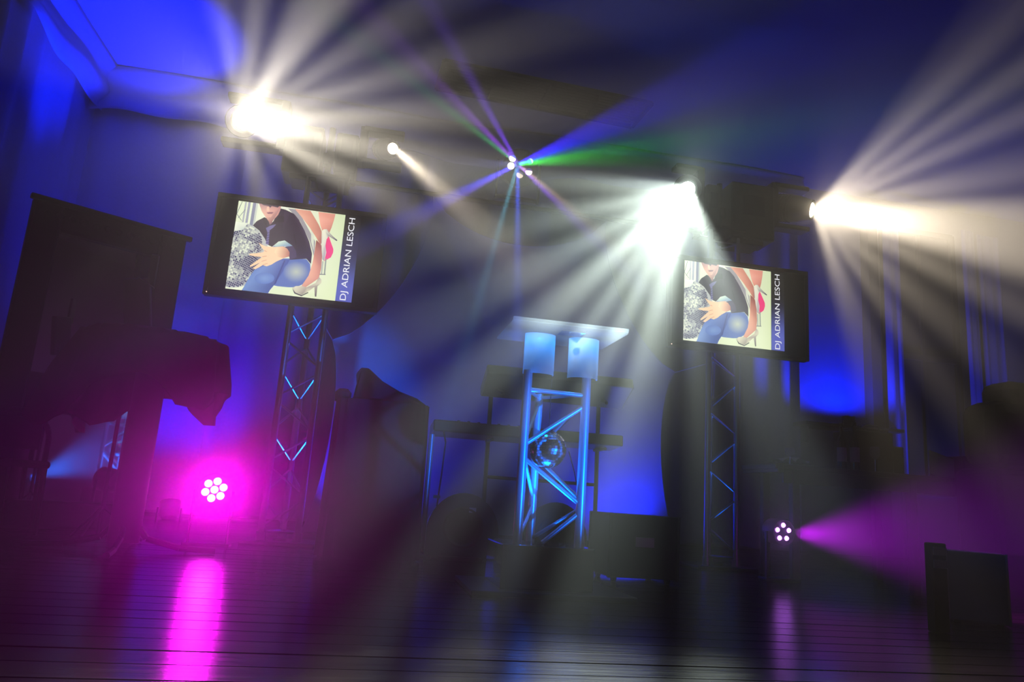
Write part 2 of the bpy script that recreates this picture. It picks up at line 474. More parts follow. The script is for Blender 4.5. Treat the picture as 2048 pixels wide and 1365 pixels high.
def valance(name, a, b, ztop, zbot, out, m, label, seed, normal):
    rnd = random.Random(seed); a = Vector((*a, 0)); b = Vector((*b, 0)); d = b - a; L = d.length; d.normalize(); nv = Vector((*normal, 0))
    n = int(L / .05)
    def fn(u, v):
        s = u * L
        fold = .035 * sin(v * 9 + s * 1.1 + seed) + .02 * sin(s * 2.3 + v * 5)
        low = zbot + .05 * sin(s * 2.1 + seed) + .03 * sin(s * 5.3)
        z = ztop + (low - ztop) * v
        return a + d * s + nv * (out * (1 - .25 * v) * 1.0 + fold) + Vector((0, 0, z))
    o = MB().grid(fn, n, 16).build(name, m, None, True)
    sm = o.modifiers.new('thick', 'SOLIDIFY'); sm.thickness = .008
    return tag(o, label, 'valance', 'swagged valances under the ceiling')
valance('valance', (XL, 3.4), (XL, YB - .05), ZC - .01, 4.78, .34, M_VALANCE, 'swagged pale valance under the ceiling along the side wall', 2, (1, 0))
valance('valance', (XL + .1, YB), (5.9, YB), ZC - .01, 4.78, .36, M_VALANCE, 'soft horizontal pale valance across the top of the back wall', 6, (0, -1))
# added shelf in the blue bay: carries the uplight and cuts its light below
sh = thing('wall_shelf', (6.52, YB - .25, 1.72), 'dark wall shelf across the blue lit bay', 'shelf')
MB().box((0, 0, 0), (1.5, .48, .05), bev=.006).build('board', M_WOOD, sh)
for x in (-.6, .6):
    MB().box((x, .1, -.14), (.04, .26, .22), bev=.004).build('bracket', M_BLACKMETAL, sh)

# ------------------------------------------------------------------ truss
TR = .13        # half distance between the two front chords
def tri_pts(h=TR): return [Vector((-h, 0, 0)), Vector((h, 0, 0)), Vector((0, h * 1.72, 0))]
def truss_braces(root, z0, z1, half, r, mat_, h=TR, phase=0, chord_r=.025):
    P = tri_pts(h)
    n = max(1, round((z1 - z0) / half)); st = (z1 - z0) / n
    cache = {}
    for (i, j, ph) in ((0, 1, 0), (1, 2, 1), (2, 0, 0)):
        for k in range(n):
            za, zb = z0 + k * st + .028, z0 + (k + 1) * st - .028
            a, b = (P[i], P[j]) if (k + ph + phase) % 2 == 0 else (P[j], P[i])
            mb = MB().tube(Vector((0, 0, 0)), b - a + Vector((0, 0, zb - za)), r, 8)
            o = mb.build('brace', mat_, root, True); o.location = a + Vector((0, 0, za))

def tower(x, y, h, label, phase):
    t = thing('truss_tower', (x, y, 0), label, 'truss', 'black and silver truss towers')
    bp = MB().box((0, .11, .012), (.52, .48, .024), bev=.005); bp.build('base_plate', M_BLACKMETAL, t)
    for p in tri_pts():
        MB().tube(p + Vector((0, 0, .02)), p + Vector((0, 0, h)), .025, 14).build('chord', M_ALU, t, True)
        MB().tube(p + Vector((0, 0, .024)), p + Vector((0, 0, .09)), .034, 14).build('socket', M_ALU, t, True)
    truss_braces(t, .10, h - .12, .235, .0085, M_ALU, phase=phase)
    P = tri_pts()
    for z in (.09, h - .1):
        for i, j in ((0, 1), (1, 2), (2, 0)):
            MB().tube(P[i] + Vector((0, 0, z)), P[j] + Vector((0, 0, z)), .0085, 8).build('ring_bar', M_ALU, t, True)
    tp = MB().box((0, .1, h + .012), (.36, .36, .024), bev=.004); tp.build('top_plate', M_BLACKMETAL, t)
    MB().lathe([(.05, .024), (.05, .04), (.035, .045), (0, .045)], (0, .08, 0), None, 18).build('uplight_puck', M_BLACKMETAL, t, True)
    MB().tube((0, .1, h), (0, .1, h + .5), .026, 14).build('mast', M_BLACKMETAL, t, True)
    return t
TL = (-.55, 5.80); TRT = (2.93, 5.80)
tower(*TL, 2.86, 'triangular truss tower carrying the picture screen beside the magenta light', 0)
tower(*TRT, 2.90, 'triangular truss tower carrying the picture screen near the violet light', 1)
for (tx, ty) in (TL, TRT):
    spot('tower_uplight', (tx, ty + .08, .05), (tx, ty + .08, 3.0), 30, 60, CYANBLUE, .6, .03)
# cross pipe with clamps
cp = thing('cross_pipe', (1.19, 5.9, 2.91), 'thin black pipe spanning between the two truss towers', 'pipe')
MB().tube((-1.72, 0, 0), (1.72, 0, 0), .02, 12).build('tube', M_BLACKMETAL, cp, True)
for x in (-1.6, 1.6):
    MB().lathe([(.034, -.03), (.034, .03)], (x, 0, 0), Matrix.Rotation(pi / 2, 3, 'Y'), 14).build('clamp', M_ALU, cp, True)

# ------------------------------------------------------------------ picture screens
def s2l(c):
    return tuple(((v / 255) / 12.92 if v / 255 <= .04045 else (((v / 255) + .055) / 1.055) ** 2.4) for v in c)
def screen_material():
    m = bpy.data.materials.new('lit_screen_picture'); m.use_nodes = True
    t = m.node_tree; t.nodes.clear()
    o = t.nodes.new('ShaderNodeOutputMaterial'); e = t.nodes.new('ShaderNodeEmission'); a = t.nodes.new('ShaderNodeAttribute')
    a.attribute_name = 'pic'
    e.inputs['Strength'].default_value = 1.5
    t.links.new(a.outputs['Color'], e.inputs['Color']); t.links.new(e.outputs[0], o.inputs['Surface'])
    m.cycles.emission_sampling = 'NONE'
    return m
M_SCREEN = screen_material()
M_LETTER = emis('white_lettering', (.95, .95, 1.0), 1.25)

class Picture:
    """flat coloured shapes of the on-screen photo; input in sketch units, output u right 0..1, v down 0..1"""
    O = (320., 228.); EU = (877., 104.); EV = (-76., 714.)
    def __init__(self): self.v = []; self.f = []; self.c = []; self.layer = 0
    def uv(self, p):
        x, y = p[0] - self.O[0], p[1] - self.O[1]
        det = self.EU[0] * self.EV[1] - self.EU[1] * self.EV[0]
        return ((x * self.EV[1] - y * self.EV[0]) / det, (y * self.EU[0] - x * self.EU[1]) / det)
    @staticmethod
    def clip(poly, umax):
        def cut(pts, inside, inter):
            out = []
            for i in range(len(pts)):
                a, b = pts[i - 1], pts[i]
                ia, ib = inside(a), inside(b)
                if ib:
                    if not ia: out.append(inter(a, b))
                    out.append(b)
                elif ia: out.append(inter(a, b))
            return out
        for ax, lim, sg in ((0, 0., 1), (0, umax, -1), (1, 0., 1), (1, 1., -1)):
            if not poly: break
            poly = cut(poly, lambda p: (p[ax] - lim) * sg >= 0,
                       lambda a, b: tuple(a[k] + (b[k] - a[k]) * (lim - a[ax]) / (b[ax] - a[ax]) for k in range(len(a))))
        return poly
    def poly(self, pts, col, cols=None, umax=1.0, raw=False, lift=True):
        if lift: self.layer += 1
        cs = cols if cols else [col] * len(pts)
        P = [(*(p if raw else self.uv(p)), *s2l(c)) for p, c in zip(pts, cs)]
        P = self.clip(P, umax)
        if len(P) < 3: return
        o = len(self.v)
        for p in P:
            self.v.append((p[0], p[1], self.layer)); self.c.append((p[2], p[3], p[4], 1))
        self.f.append(tuple(range(o, o + len(P))))
    def strip(self, left, right, cols):
        """ribbon between two outlines with a colour for every rung: soft shading"""
        self.layer += 1
        for i in range(len(left) - 1):
            self.poly([left[i], right[i], right[i + 1], left[i + 1]], None, [cols[i][0], cols[i][1], cols[i + 1][1], cols[i + 1][0]], lift=False)
    def ellipse(self, c, rx, ry, col, n=20, edge=None):
        pts = [(c[0] + rx * cos(2 * pi * i / n), c[1] + ry * sin(2 * pi * i / n)) for i in range(n)]
        if edge is None: self.poly(pts, col)
        else:
            self.layer += 1
            for i in range(n): self.poly([c, pts[i - 1], pts[i]], None, [col, edge, edge], lift=False)

def make_picture():
    p = Picture(); R = random.Random(4)
    STRIP0, STRIP1 = 1.0, 1.152
    p.poly([(0, 0), (.5, 0), (1, 0), (1, 1), (.5, 1), (0, 1)], None, [(222, 232, 196), (222, 226, 205), (200, 214, 170), (214, 226, 180), (228, 234, 204), (228, 236, 204)], raw=True)
    # drape folds and rigging behind
    for x, wd, c in ((372, 14, (168, 170, 176)), (398, 20, (150, 152, 168)), (436, 26, (128, 130, 152)), (462, 16, (190, 196, 186))):
        p.poly([(x, 236), (x + wd, 238), (x + wd - 28, 470), (x - 28, 470)], c)
    for a, b in (((345, 235), (300, 350)), ((300, 330), (345, 392)), ((372, 300), (318, 372))):
        p.poly([a, (a[0] + 6, a[1]), (b[0] + 6, b[1]), b], (120, 122, 132))
    p.poly([(720, 285), (800, 294), (950, 560), (940, 680), (905, 560), (820, 390)], (150, 146, 150))
    p.poly([(912, 420), (936, 470), (938, 640), (915, 560)], (205, 210, 190))
    # glitter ball in his arms
    C, r = (306, 668), 268
    p.ellipse(C, r, r, (176, 180, 176), 40)
    ca, sa = cos(radians(24)), sin(radians(24))
    p.layer += 1
    st = 15.5
    for j in range(-18, 19):
        rowlen = sqrt(max(0, 1 - (j / 17.4) ** 2))
        for i in range(-18, 19):
            u, v = i * st, j * st
            if u * u + v * v > (r - 8) ** 2: continue
            q = 1 - .25 * (abs(u) / r) ** 2
            x, y = C[0] + (u * ca - v * sa) * q, C[1] + (u * sa + v * ca)
            lum = .62 + .25 * sin(x * .021 + y * .011) + .25 * sin(y * .027 - x * .009 + 1.0)
            lum += R.uniform(-.42, .30)
            if 520 < y < 800 and x > 300: lum -= .16
            if y > 820: lum -= .12
            lum = max(.06, min(.97, lum))
            col = tuple(int(c * lum + d * (1 - lum)) for c, d in zip((232, 240, 208), (34, 32, 78)))
            h = 6.3
            pts = [(x + (a * ca - b * sa) * h * q, y + (a * sa + b * ca) * h) for a, b in ((-1, -1), (1, -1), (1, 1), (-1, 1))]
            p.poly(pts, col, lift=False)
    p.poly([(300, 400), (400, 412), (360, 470), (292, 480)], None, [(236, 242, 214), (222, 228, 206), (196, 204, 196), (226, 232, 208)])
    # jeans
    p.poly([(735, 565), (690, 550), (650, 565), (600, 610), (640, 700), (740, 700), (880, 705), (912, 745), (915, 790), (905, 850), (870, 905), (800, 935), (700, 935), (625, 920), (596, 955), (580, 985), (370, 962), (400, 910), (440, 840), (470, 790), (560, 745), (600, 700)], (84, 108, 168))
    p.poly([(470, 790), (560, 755), (690, 705), (745, 712), (700, 800), (620, 920), (580, 978), (375, 955), (430, 850)], None,
           [(96, 124, 184), (108, 136, 190), (74, 92, 158), (60, 78, 150), (74, 98, 168), (62, 80, 140), (70, 92, 150), (112, 142, 190), (104, 134, 188)])
    p.ellipse((800, 810), 105, 88, (178, 186, 168), 22, (86, 110, 168))
    p.ellipse((548, 862), 80, 46, (120, 150, 196), 18, (92, 120, 180))
    p.poly([(700, 715), (712, 715), (640, 905), (622, 916)], (52, 66, 128))
    p.poly([(612, 602), (650, 565), (695, 550), (735, 565), (765, 596), (730, 604), (690, 600), (640, 604)], None,
           [(176, 200, 186), (204, 222, 200), (196, 214, 198), (160, 184, 186), (120, 146, 176), (120, 146, 176), (140, 168, 184), (160, 190, 190)])
    p.poly([(625, 922), (640, 925), (770, 938), (840, 960), (1010, 1000), (1010, 1024), (590, 984), (600, 955)], (214, 226, 186))
    # black shirt
    p.poly([(440, 432), (470, 395), (530, 362), (560, 375), (575, 415), (600, 400), (655, 285), (700, 296), (770, 330), (812, 380), (860, 470), (900, 560), (925, 660), (918, 745), (880, 702), (830, 705), (745, 712), (742, 690), (700, 606), (765, 596), (700, 552), (650, 562), (600, 606), (565, 590), (540, 540), (495, 475)], (46, 36, 54))
    p.poly([(700, 606), (765, 596), (795, 640), (800, 690), (745, 712), (745, 680), (735, 640)], (66, 54, 86))
    p.poly([(770, 335), (812, 382), (860, 472), (900, 562), (922, 660), (890, 620), (850, 520), (790, 420)], None, [(60, 48, 66), (64, 52, 72), (70, 58, 86), (66, 54, 80), (52, 42, 62), (44, 34, 52), (48, 38, 56), (46, 36, 54)])
    p.poly([(690, 300), (740, 320), (700, 420), (690, 470), (680, 400)], (58, 46, 66))
    p.poly([(770, 500), (782, 504), (800, 590), (788, 588)], (30, 22, 36))
    p.poly([(640, 350), (688, 352), (690, 400), (640, 402), (610, 412), (620, 380)], (28, 20, 34))
    p.poly([(530, 362), (548, 392), (556, 440), (536, 420), (516, 380)], (30, 22, 36))
    # face below the eyes, neck
    p.poly([(483, 248), (662, 270), (656, 305), (640, 342), (612, 374), (598, 392), (590, 416), (575, 424), (566, 396), (536, 356), (506, 312)], None,
           [(164, 120, 128), (188, 132, 130), (178, 128, 124), (190, 136, 124), (206, 150, 132), (150, 104, 104), (120, 84, 96), (110, 76, 88), (168, 122, 112), (226, 172, 150), (216, 168, 150)])
    p.poly([(500, 248), (650, 266), (636, 280), (586, 268), (576, 282), (560, 268), (520, 262)], (62, 44, 64))
    p.poly([(548, 276), (562, 274), (570, 308), (556, 312), (546, 306)], (232, 184, 160))
    p.poly([(544, 324), (574, 318), (604, 318), (590, 332), (560, 334)], (132, 76, 92))
    p.poly([(544, 340), (596, 338), (584, 362), (560, 362)], (212, 160, 144))
    # tie
    p.poly([(545, 452), (578, 432), (625, 420), (606, 446), (576, 470), (572, 592), (548, 582), (560, 490)], (104, 98, 146))
    for k in range(5): p.poly([(556 - k, 492 + k * 20), (574, 484 + k * 20), (574, 491 + k * 20), (556 - k, 499 + k * 20)], (60, 56, 104))
    # bare legs
    p.strip([(775, 288), (830, 352), (900, 442), (960, 532), (992, 592)], [(905, 303), (938, 356), (976, 420), (1000, 472), (1002, 566)],
            [((226, 164, 140), (206, 138, 118)), ((232, 172, 146), (200, 132, 112)), ((216, 152, 128), (190, 122, 106)), ((206, 142, 120), (176, 110, 98)), ((170, 108, 96), (150, 92, 84))])
    p.strip([(970, 310), (978, 370), (990, 430), (1006, 470)], [(1112, 326), (1100, 380), (1082, 440), (1064, 484)],
            [((224, 150, 130), (204, 134, 118)), ((236, 168, 148), (210, 138, 120)), ((228, 158, 136), (196, 124, 110)), ((200, 130, 112), (178, 108, 100))])
    p.strip([(958, 545), (944, 650), (930, 742), (900, 842), (845, 925)], [(1000, 590), (1010, 650), (1002, 780), (986, 862), (880, 936)],
            [((132, 72, 66), (150, 92, 84)), ((188, 122, 102), (160, 96, 86)), ((226, 164, 134), (188, 122, 104)), ((230, 170, 140), (202, 136, 118)), ((214, 156, 130), (200, 140, 120))])
    # high heels
    p.poly([(1000, 472), (1018, 456), (1042, 455), (1066, 486), (1096, 516), (1132, 546), (1126, 554), (1084, 528), (1062, 514), (1046, 530), (1034, 596), (1042, 640), (1024, 720), (1010, 706), (1004, 640), (1000, 560)], None,
           [(214, 214, 192), (230, 230, 204), (196, 196, 184), (150, 146, 150), (110, 104, 116), (74, 66, 84), (74, 66, 84), (90, 84, 96), (130, 126, 134), (206, 204, 186), (180, 176, 172), (200, 196, 186), (150, 144, 150), (160, 154, 156), (210, 208, 190), (190, 186, 176)])
    p.poly([(1042, 540), (1060, 514), (1074, 552), (1100, 622), (1098, 652), (1080, 690), (1026, 722), (1042, 650), (1034, 596)], (226, 52, 116))
    p.poly([(770, 940), (800, 926), (846, 924), (886, 936), (960, 900), (985, 852), (1006, 872), (1008, 900), (975, 928), (968, 1012), (956, 1012), (950, 934), (900, 972), (850, 996), (796, 976)], None,
           [(190, 186, 158), (216, 210, 180), (200, 190, 164), (170, 160, 144), (190, 184, 160), (160, 150, 140), (196, 190, 170), (206, 200, 174), (150, 142, 134), (90, 80, 88), (90, 80, 88), (170, 160, 146), (206, 202, 172), (150, 142, 130), (196, 192, 166)])
    p.poly([(772, 944), (798, 978), (850, 998), (900, 974), (902, 982), (848, 1008), (790, 986)], (70, 60, 70))
    # lucite stool leg at the side
    p.poly([(1008, 722), (1022, 722), (1012, 830), (998, 830)], (170, 176, 160))
    p.poly([(1034, 700), (1046, 700), (1036, 832), (1024, 832)], (140, 146, 138))
    p.poly([(990, 826), (1040, 828), (1040, 836), (990, 834)], (120, 120, 120))
    # hand on the ball
    p.poly([(492, 572), (520, 590), (548, 602), (602, 608), (640, 606), (690, 602), (722, 620), (742, 650), (742, 684), (700, 698), (640, 726), (600, 752), (562, 766), (532, 756), (500, 776), (472, 790), (452, 782), (480, 760), (520, 728), (470, 756), (434, 772), (428, 762), (470, 730), (524, 690), (470, 686), (424, 676), (420, 664), (470, 660), (528, 652), (540, 640), (512, 606)], (234, 200, 160))
    p.poly([(640, 606), (690, 602), (722, 620), (742, 650), (742, 684), (700, 698), (650, 690), (620, 650)], None, [(236, 204, 164), (222, 176, 142), (200, 140, 118), (176, 110, 98), (170, 104, 94), (206, 150, 124), (234, 196, 154), (244, 214, 172)])
    for a, b in (((524, 690), (560, 682)), ((520, 728), (560, 714)), ((532, 756), (570, 742)), ((540, 640), (560, 646))):
        p.poly([a, (a[0] + 2, a[1] - 5), (b[0], b[1] - 2), (b[0], b[1] + 2)], (196, 146, 118))
    # title strip, deep blue fading to black at its top
    n = 12; p.layer += 1
    for i in range(n):
        v0, v1 = i / n, (i + 1) / n
        def cc(v): 
            t = max(0., min(1., (v - .26) / .6)); t = t * t * (3 - 2 * t)
            return tuple(int(a * t + b * (1 - t)) for a, b in zip((84, 92, 176), (4, 4, 10)))
        p.poly([(STRIP0, v0), (STRIP1, v0), (STRIP1, v1), (STRIP0, v1)], None, [cc(v0), cc(v0), cc(v1), cc(v1)], umax=2.0, raw=True, lift=False)
    return p

PIC = make_picture()
def picture_mesh(w, h):
    """w, h: width of the photo part and height; lies in the xz plane facing -y, origin at top left"""
    me = bpy.data.meshes.new('screen_picture')
    me.from_pydata([(u * w, -l * .00007, -v * h) for u, v, l in PIC.v], [], PIC.f)
    me.update()
    at = me.color_attributes.new('pic', 'FLOAT_COLOR', 'POINT')
    for i, c in enumerate(PIC.c): at.data[i].color = c
    me.materials.append(M_SCREEN)
    return me

def text_mesh(s, height, m):
    cu = bpy.data.curves.new('lettering', 'FONT'); cu.body = s; cu.size = height; cu.fill_mode = 'FRONT'
    o = bpy.data.objects.new('lettering', cu); COL.objects.link(o)
    dg = bpy.context.evaluated_depsgraph_get()
    me = bpy.data.meshes.new_from_object(o.evaluated_get(dg)); 
    bpy.data.objects.remove(o); bpy.data.curves.remove(cu)
    me.materials.clear(); me.materials.append(m); me.name = 'lettering'
    return me

PW, PH = .795, .692
PIC_ME = picture_mesh(PW, PH)
TXT_ME = text_mesh('DJ ADRIAN LESCH', .1, M_LETTER)
xs = [v.co.x for v in TXT_ME.vertices]; ys = [v.co.y for v in TXT_ME.vertices]
TX0, TX1, TY0, TY1 = min(xs), max(xs), min(ys), max(ys)
def television(x0, x1, z0, z1, y, px, pz, label):
    cx, cz = (x0 + x1) / 2, (z0 + z1) / 2; W, Hh = x1 - x0, z1 - z0
    t = thing('television', (cx, y, cz), label, 'television', 'televisions on the truss towers')
    b = MB().box((0, .035, 0), (W, .06, Hh), bev=.008); b.build('casing', M_BLACK, t)
    bz = MB(); e = .032
    bz.box((0, -.004, Hh / 2 - e / 2), (W, .022, e), bev=.004); bz.box((0, -.004, -Hh / 2 + e / 2), (W, .022, e), bev=.004)
    bz.box((-W / 2 + e / 2, -.004, 0), (e, .022, Hh - 2 * e), bev=.004); bz.box((W / 2 - e / 2, -.004, 0), (e, .022, Hh - 2 * e), bev=.004)
    bz.build('bezel', M_BLACK, t)
    g = MB().box((0, .001, 0), (W - 2 * e, .008, Hh - 2 * e)).build('screen', mat('screen_glass', (.006, .006, .008), .25, 0, spec=.3), t)
    o = share('picture', PIC_ME, M_SCREEN, g, Matrix.Translation((px - cx, -.0045, pz - cz)))
    # lettering reads upward along the strip
    sw = .152 * PW; hgt = sw * .50; L = PH * .955
    sx, sy = L / (TX1 - TX0), hgt / (TY1 - TY0)
    mtx = Matrix.Translation((px - cx + PW + sw * .76, -.0125, pz - cz - PH * .985)) @ Matrix(((0, -sy, 0, 0), (0, 0, -1, 0), (sx, 0, 0, 0), (0, 0, 0, 1))) @ Matrix.Translation((-TX0, -TY0, 0))
    tag(share('lettering', TXT_ME, M_LETTER, g, mtx), kind='stuff')
    MB().box((0, .10, 0), (.40, .07, .40), bev=.01).build('wall_mount', M_BLACKMETAL, t)
    br = MB()
    for z in (-.14, .14): br.box((0, .145, z), (.46, .02, .04), bev=.004)
    br.build('mount_rail', M_BLACKMETAL, t)
    pl = MB().lathe([(.004, 0), (.004, .003)], (-W / 2 + .03, -.017, -Hh / 2 + .018), Matrix.Rotation(pi / 2, 3, 'X'), 8).build('standby_light', emis('standby', (1, .6, .5), 2.0), t)
    return t
television(-1.293, -.027, 1.755, 2.555, 5.60, -1.14, 2.508, 'television over the magenta light, photo of seated man in black shirt')
television(2.335, 3.615, 1.755, 2.555, 5.60, 2.47, 2.512, 'television washed by the cool beams, photo of seated man in black shirt')

# ------------------------------------------------------------------ moving heads (lying on their sides, bases back to back on the masts)
def basis(d):
    return Vector(d).normalized().to_track_quat('Z', 'Y').to_matrix()
def moving_head(mount, side, lens, aim, base_len, hz, label, glow, gstr, lens_r=.055, scale=1.0):
    mount = Vector(mount); lens = Vector(lens); a = Vector(aim).normalized()
    t = thing('moving_head', mount, label, 'stage light', 'moving head spotlights on the masts')
    s = side
    # base
    b = MB().box((s * (base_len / 2), 0, 0), (base_len, .30, hz), bev=.02)
    b.box((s * (base_len * .42), -.0, -hz * .53), (base_len * .7, .24, .06), bev=.01)
    b.build('base', M_BLACK, t)
    pn = MB().box((s * base_len * .5, -.152, .05), (base_len * .5, .008, hz * .35), bev=.003); pn.build('display_panel', M_GLASS, t)
    cl = MB().box((s * -.03, .02, 0), (.06, .10, .10), bev=.01); cl.build('clamp', M_BLACKMETAL, t)
    hc = lens - a * .17 * scale - mount      # middle of the head
    yl = abs(hc.x) - base_len
    off = hc.z
    arm = .185 * scale
    yk = MB().box((s * (base_len + .035), hc.y * .5, off), (.07, .15, 2 * arm + .06), bev=.012)
    yk.build('yoke', M_BLACK, t)
    for q in (-1, 1):
        p = MB().box((s * (base_len + .03 + (yl + .10) / 2), hc.y * .7, off + q * (arm + .012)), (yl + .10, .13, .045), bev=.012)
        p.build('yoke_arm', M_BLACK, t)
    # head
    rot = basis(a)
    r = .125 * scale
    prof = [(0.0, -.20), (r * .62, -.20), (r * .92, -.17), (r, -.12), (r, .02), (r * .94, .06), (r * .80, .12), (r * .74, .165), (r * .62, .168), (lens_r + .008, .160), (lens_r + .008, .150), (0, .150)]
    hd = MB().lathe([(x, z * scale) for x, z in prof], hc, rot, 8 if False else 20).build('head', M_BLACK, t, True)
    fins = MB()
    for k in range(5):
        zc = (-.15 + k * .028) * scale
        fins.lathe([(r * 1.0, zc - .004), (r * 1.06, zc - .004), (r * 1.06, zc + .004), (r * 1.0, zc + .004)], hc, rot, 20)
    fins.build('cooling_fins', M_BLACKMETAL, hd)
    MB().lathe([(0, .158 * scale), (lens_r, .158 * scale), (lens_r * .8, .166 * scale), (0, .172 * scale)], hc, rot, 24).build('lens', emis('lens_glow', glow, gstr), hd, True)
    return t
moving_head((TL[0] - .05, 5.90, 3.08), -1, P_HEAD_L, AXIS_L, .30, .42, 'moving head blazing warm white on top of the magenta side tower', WARM, 14, .065)
moving_head((TL[0] + .05, 5.90, 3.10), 1, P_SMALL, (.45, -1, -.35), .18, .34, 'small moving head with pale warm disc above the first picture screen', WARM2, 5, .046, .7)
moving_head((TRT[0] - .05, 5.90, 3.12), -1, P_HEAD_C, AXIS_C, .14, .40, 'moving head throwing cool greenish white beams down over the lectern', COOL, 14, .065)
moving_head((TRT[0] + .05, 5.90, 3.12), 1, P_HEAD_R, (.62, -.70, -.25), .42, .53, 'moving head with large black base throwing golden beams at the dark window', WARM2, 14, .065)

# ------------------------------------------------------------------ derby effect light on the cross pipe
dz = thing('derby_light', (1.03, 5.9, 2.93), 'black effect light with a ring of six coloured lenses on the pipe', 'stage light')
dc = P_DERBY - Vector((1.03, 5.9, 2.93)) + Vector((.035, .10, .02))
MB().lathe([(0, -.11), (.12, -.11), (.16, -.06), (.165, .04), (.15, .06), (0, .06)], dc, basis((-.1, -1, -.4)), 28).build('housing', M_BLACK, dz, True)
yk = MB()
for sx in (-1, 1): yk.box((dc.x + sx * .185, dc.y + .02, dc.z / 2 + .03), (.02, .05, dc.z + .06), bev=.004)
yk.box((dc.x, dc.y + .02, .02), (.39, .05, .02), bev=.004)
yk.build('bracket', M_BLACKMETAL, dz)
rb = basis((-.1, -1, -.4))
def lens_mat(name, c1, c2, s1, s2, ang):
    m = bpy.data.materials.new(name); m.use_nodes = True
    t = m.node_tree; t.nodes.clear()
    o = t.nodes.new('ShaderNodeOutputMaterial'); e = t.nodes.new('ShaderNodeEmission')
    tc = t.nodes.new('ShaderNodeTexCoord'); vm = t.nodes.new('ShaderNodeVectorMath'); vm.operation = 'DOT_PRODUCT'
    vm.inputs[1].default_value = (cos(ang), 0, sin(ang))
    rp = t.nodes.new('ShaderNodeValToRGB'); ma = t.nodes.new('ShaderNodeMath'); ma.operation = 'MULTIPLY_ADD'; ma.inputs[1].default_value = 20; ma.inputs[2].default_value = .5
    rp.color_ramp.elements[0].position = .45; rp.color_ramp.elements[0].color = (*[c * s1 for c in c1], 1)
    rp.color_ramp.elements[1].position = .58; rp.color_ramp.elements[1].color = (*[c * s2 for c in c2], 1)
    t.links.new(tc.outputs['Object'], vm.inputs[0]); t.links.new(vm.outputs['Value'], ma.inputs[0]); t.links.new(ma.outputs[0], rp.inputs['Fac'])
    t.links.new(rp.outputs['Color'], e.inputs['Color']); t.links.new(e.outputs[0], o.inputs['Surface'])
    m.cycles.emission_sampling = 'NONE'
    return m
LENS = [('lens_blue_white', (.95, .97, .85), (.12, .25, .9), 3.0, .8, 1.2), ('lens_violet', (.8, .8, 1), (.12, .08, .7), 2.0, .6, 2.2), ('lens_teal', (.10, .7, .6), (.8, 1, .9), .8, 1.2, .6),
        ('lens_pink', (1, .8, .85), (.16, .10, .5), 2.0, .6, 1.6), ('lens_amber', (.9, .75, .6), (.2, .2, .4), 1.2, .5, 1.2), ('lens_full', (1, .98, .85), (1, .98, .9), 4.0, 4.0, 0.)]
for k, sp in enumerate(LENS):
    ang = radians([150, 85, 28, -35, -92, 195][k])
    off = rb @ Vector((-cos(ang) * .088, sin(ang) * .088, .0))
    off = Vector((cos(ang) * .088, 0, sin(ang) * .092))
    pos = dc + Vector((0, -.075, 0)) + off
    o = MB().lathe([(0, .0), (.031, .0), (.028, .012), (.016, .020), (0, .023)], (0, 0, 0), rb, 20).build('lens', lens_mat(*sp), dz, True)
    o.location = pos
    MB().lathe([(.031, -.02), (.037, -.02), (.037, .006), (.031, .006)], pos, rb, 20).build('lens_ring', M_BLACKMETAL, o.parent, True)

# ------------------------------------------------------------------ LED PAR cans
def par_can(pos, aim, label, color, strength, nl=7, ring=.055, lr=.019, r=.10, group='LED par cans', stand=True, centre=True, depth=.16):
    pos = Vector(pos); a = (Vector(aim) - pos).normalized(); rot = basis(a)
    t = thing('par_can', (pos.x, pos.y, 0 if stand else pos.z - r), label, 'stage light', group)
    c = pos - t.location
    MB().lathe([(0, -depth), (r * .7, -depth), (r * .95, -depth * .8), (r, -.03), (r, .012), (r * .93, .012), (r * .93, -.008), (0, -.008)], c, rot, 28).build('housing', M_BLACK, t, True)
    m = emis('led_glow', color, strength)
    n = nl - 1 if centre else nl
    P = [(ring * cos(2 * pi * k / n + .32), ring * sin(2 * pi * k / n + .32)) for k in range(n)] + ([(0, 0)] if centre else [])
    for px, py in P:
        MB().lathe([(0, -.004), (lr, -.004), (lr * .8, .004), (0, .008)], c + rot @ Vector((px, py, 0)), rot, 16).build('lens', m, t, True)
    yk = MB()
    h = c.z
    for s in (-1, 1):
        sd = rot @ Vector((1, 0, 0)); sd.z = 0; sd.normalize()
        yk.box(c + sd * s * (r + .012) - a * .05 + Vector((0, 0, -(h if stand else r) / 2)), (.012, .03, max(.03, (h if stand else r)) ), bev=.003)
    if stand:
        yk.box(c + Vector((0, 0, -h + .01)) - a * .05 * 1, (2 * r + .08, .12, .02), bev=.004)
    yk.build('floor_bracket', M_BLACKMETAL, t)
    return t
par_can(P_PAR_L, (-.2, 0, .9), 'round LED par can glowing magenta on the floor beside the cocktail table', (1.0, .11, .85), 16, 7, .058, .026, .11)
par_can(P_PAR_R, (3.3, 2.0, .2), 'LED par can with five violet lenses on the floor under the bar', (.55, .14, 1.0), 14, 5, .05, .017, .095, centre=False)
par_can((-2.55, 7.9, .86), (-2.6, 7.3, 5.3), 'LED par can uplighting the ceiling from behind the tall mirror', (0, .03, 1), 3, r=.10, group='blue wash cans')
par_can((6.5, 9.15, 1.86), (6.45, 9.42, 5.3), 'LED par can standing on the wall shelf in the blue bay', (0, .03, 1), 3, r=.09, group='blue wash cans', stand=False)
par_can((-1.9, 8.3, .16), (-2.4, 9.5, 3.2), 'LED par can on the floor lighting the corner curtain', (0, .03, 1), 3, r=.10, group='blue wash cans')

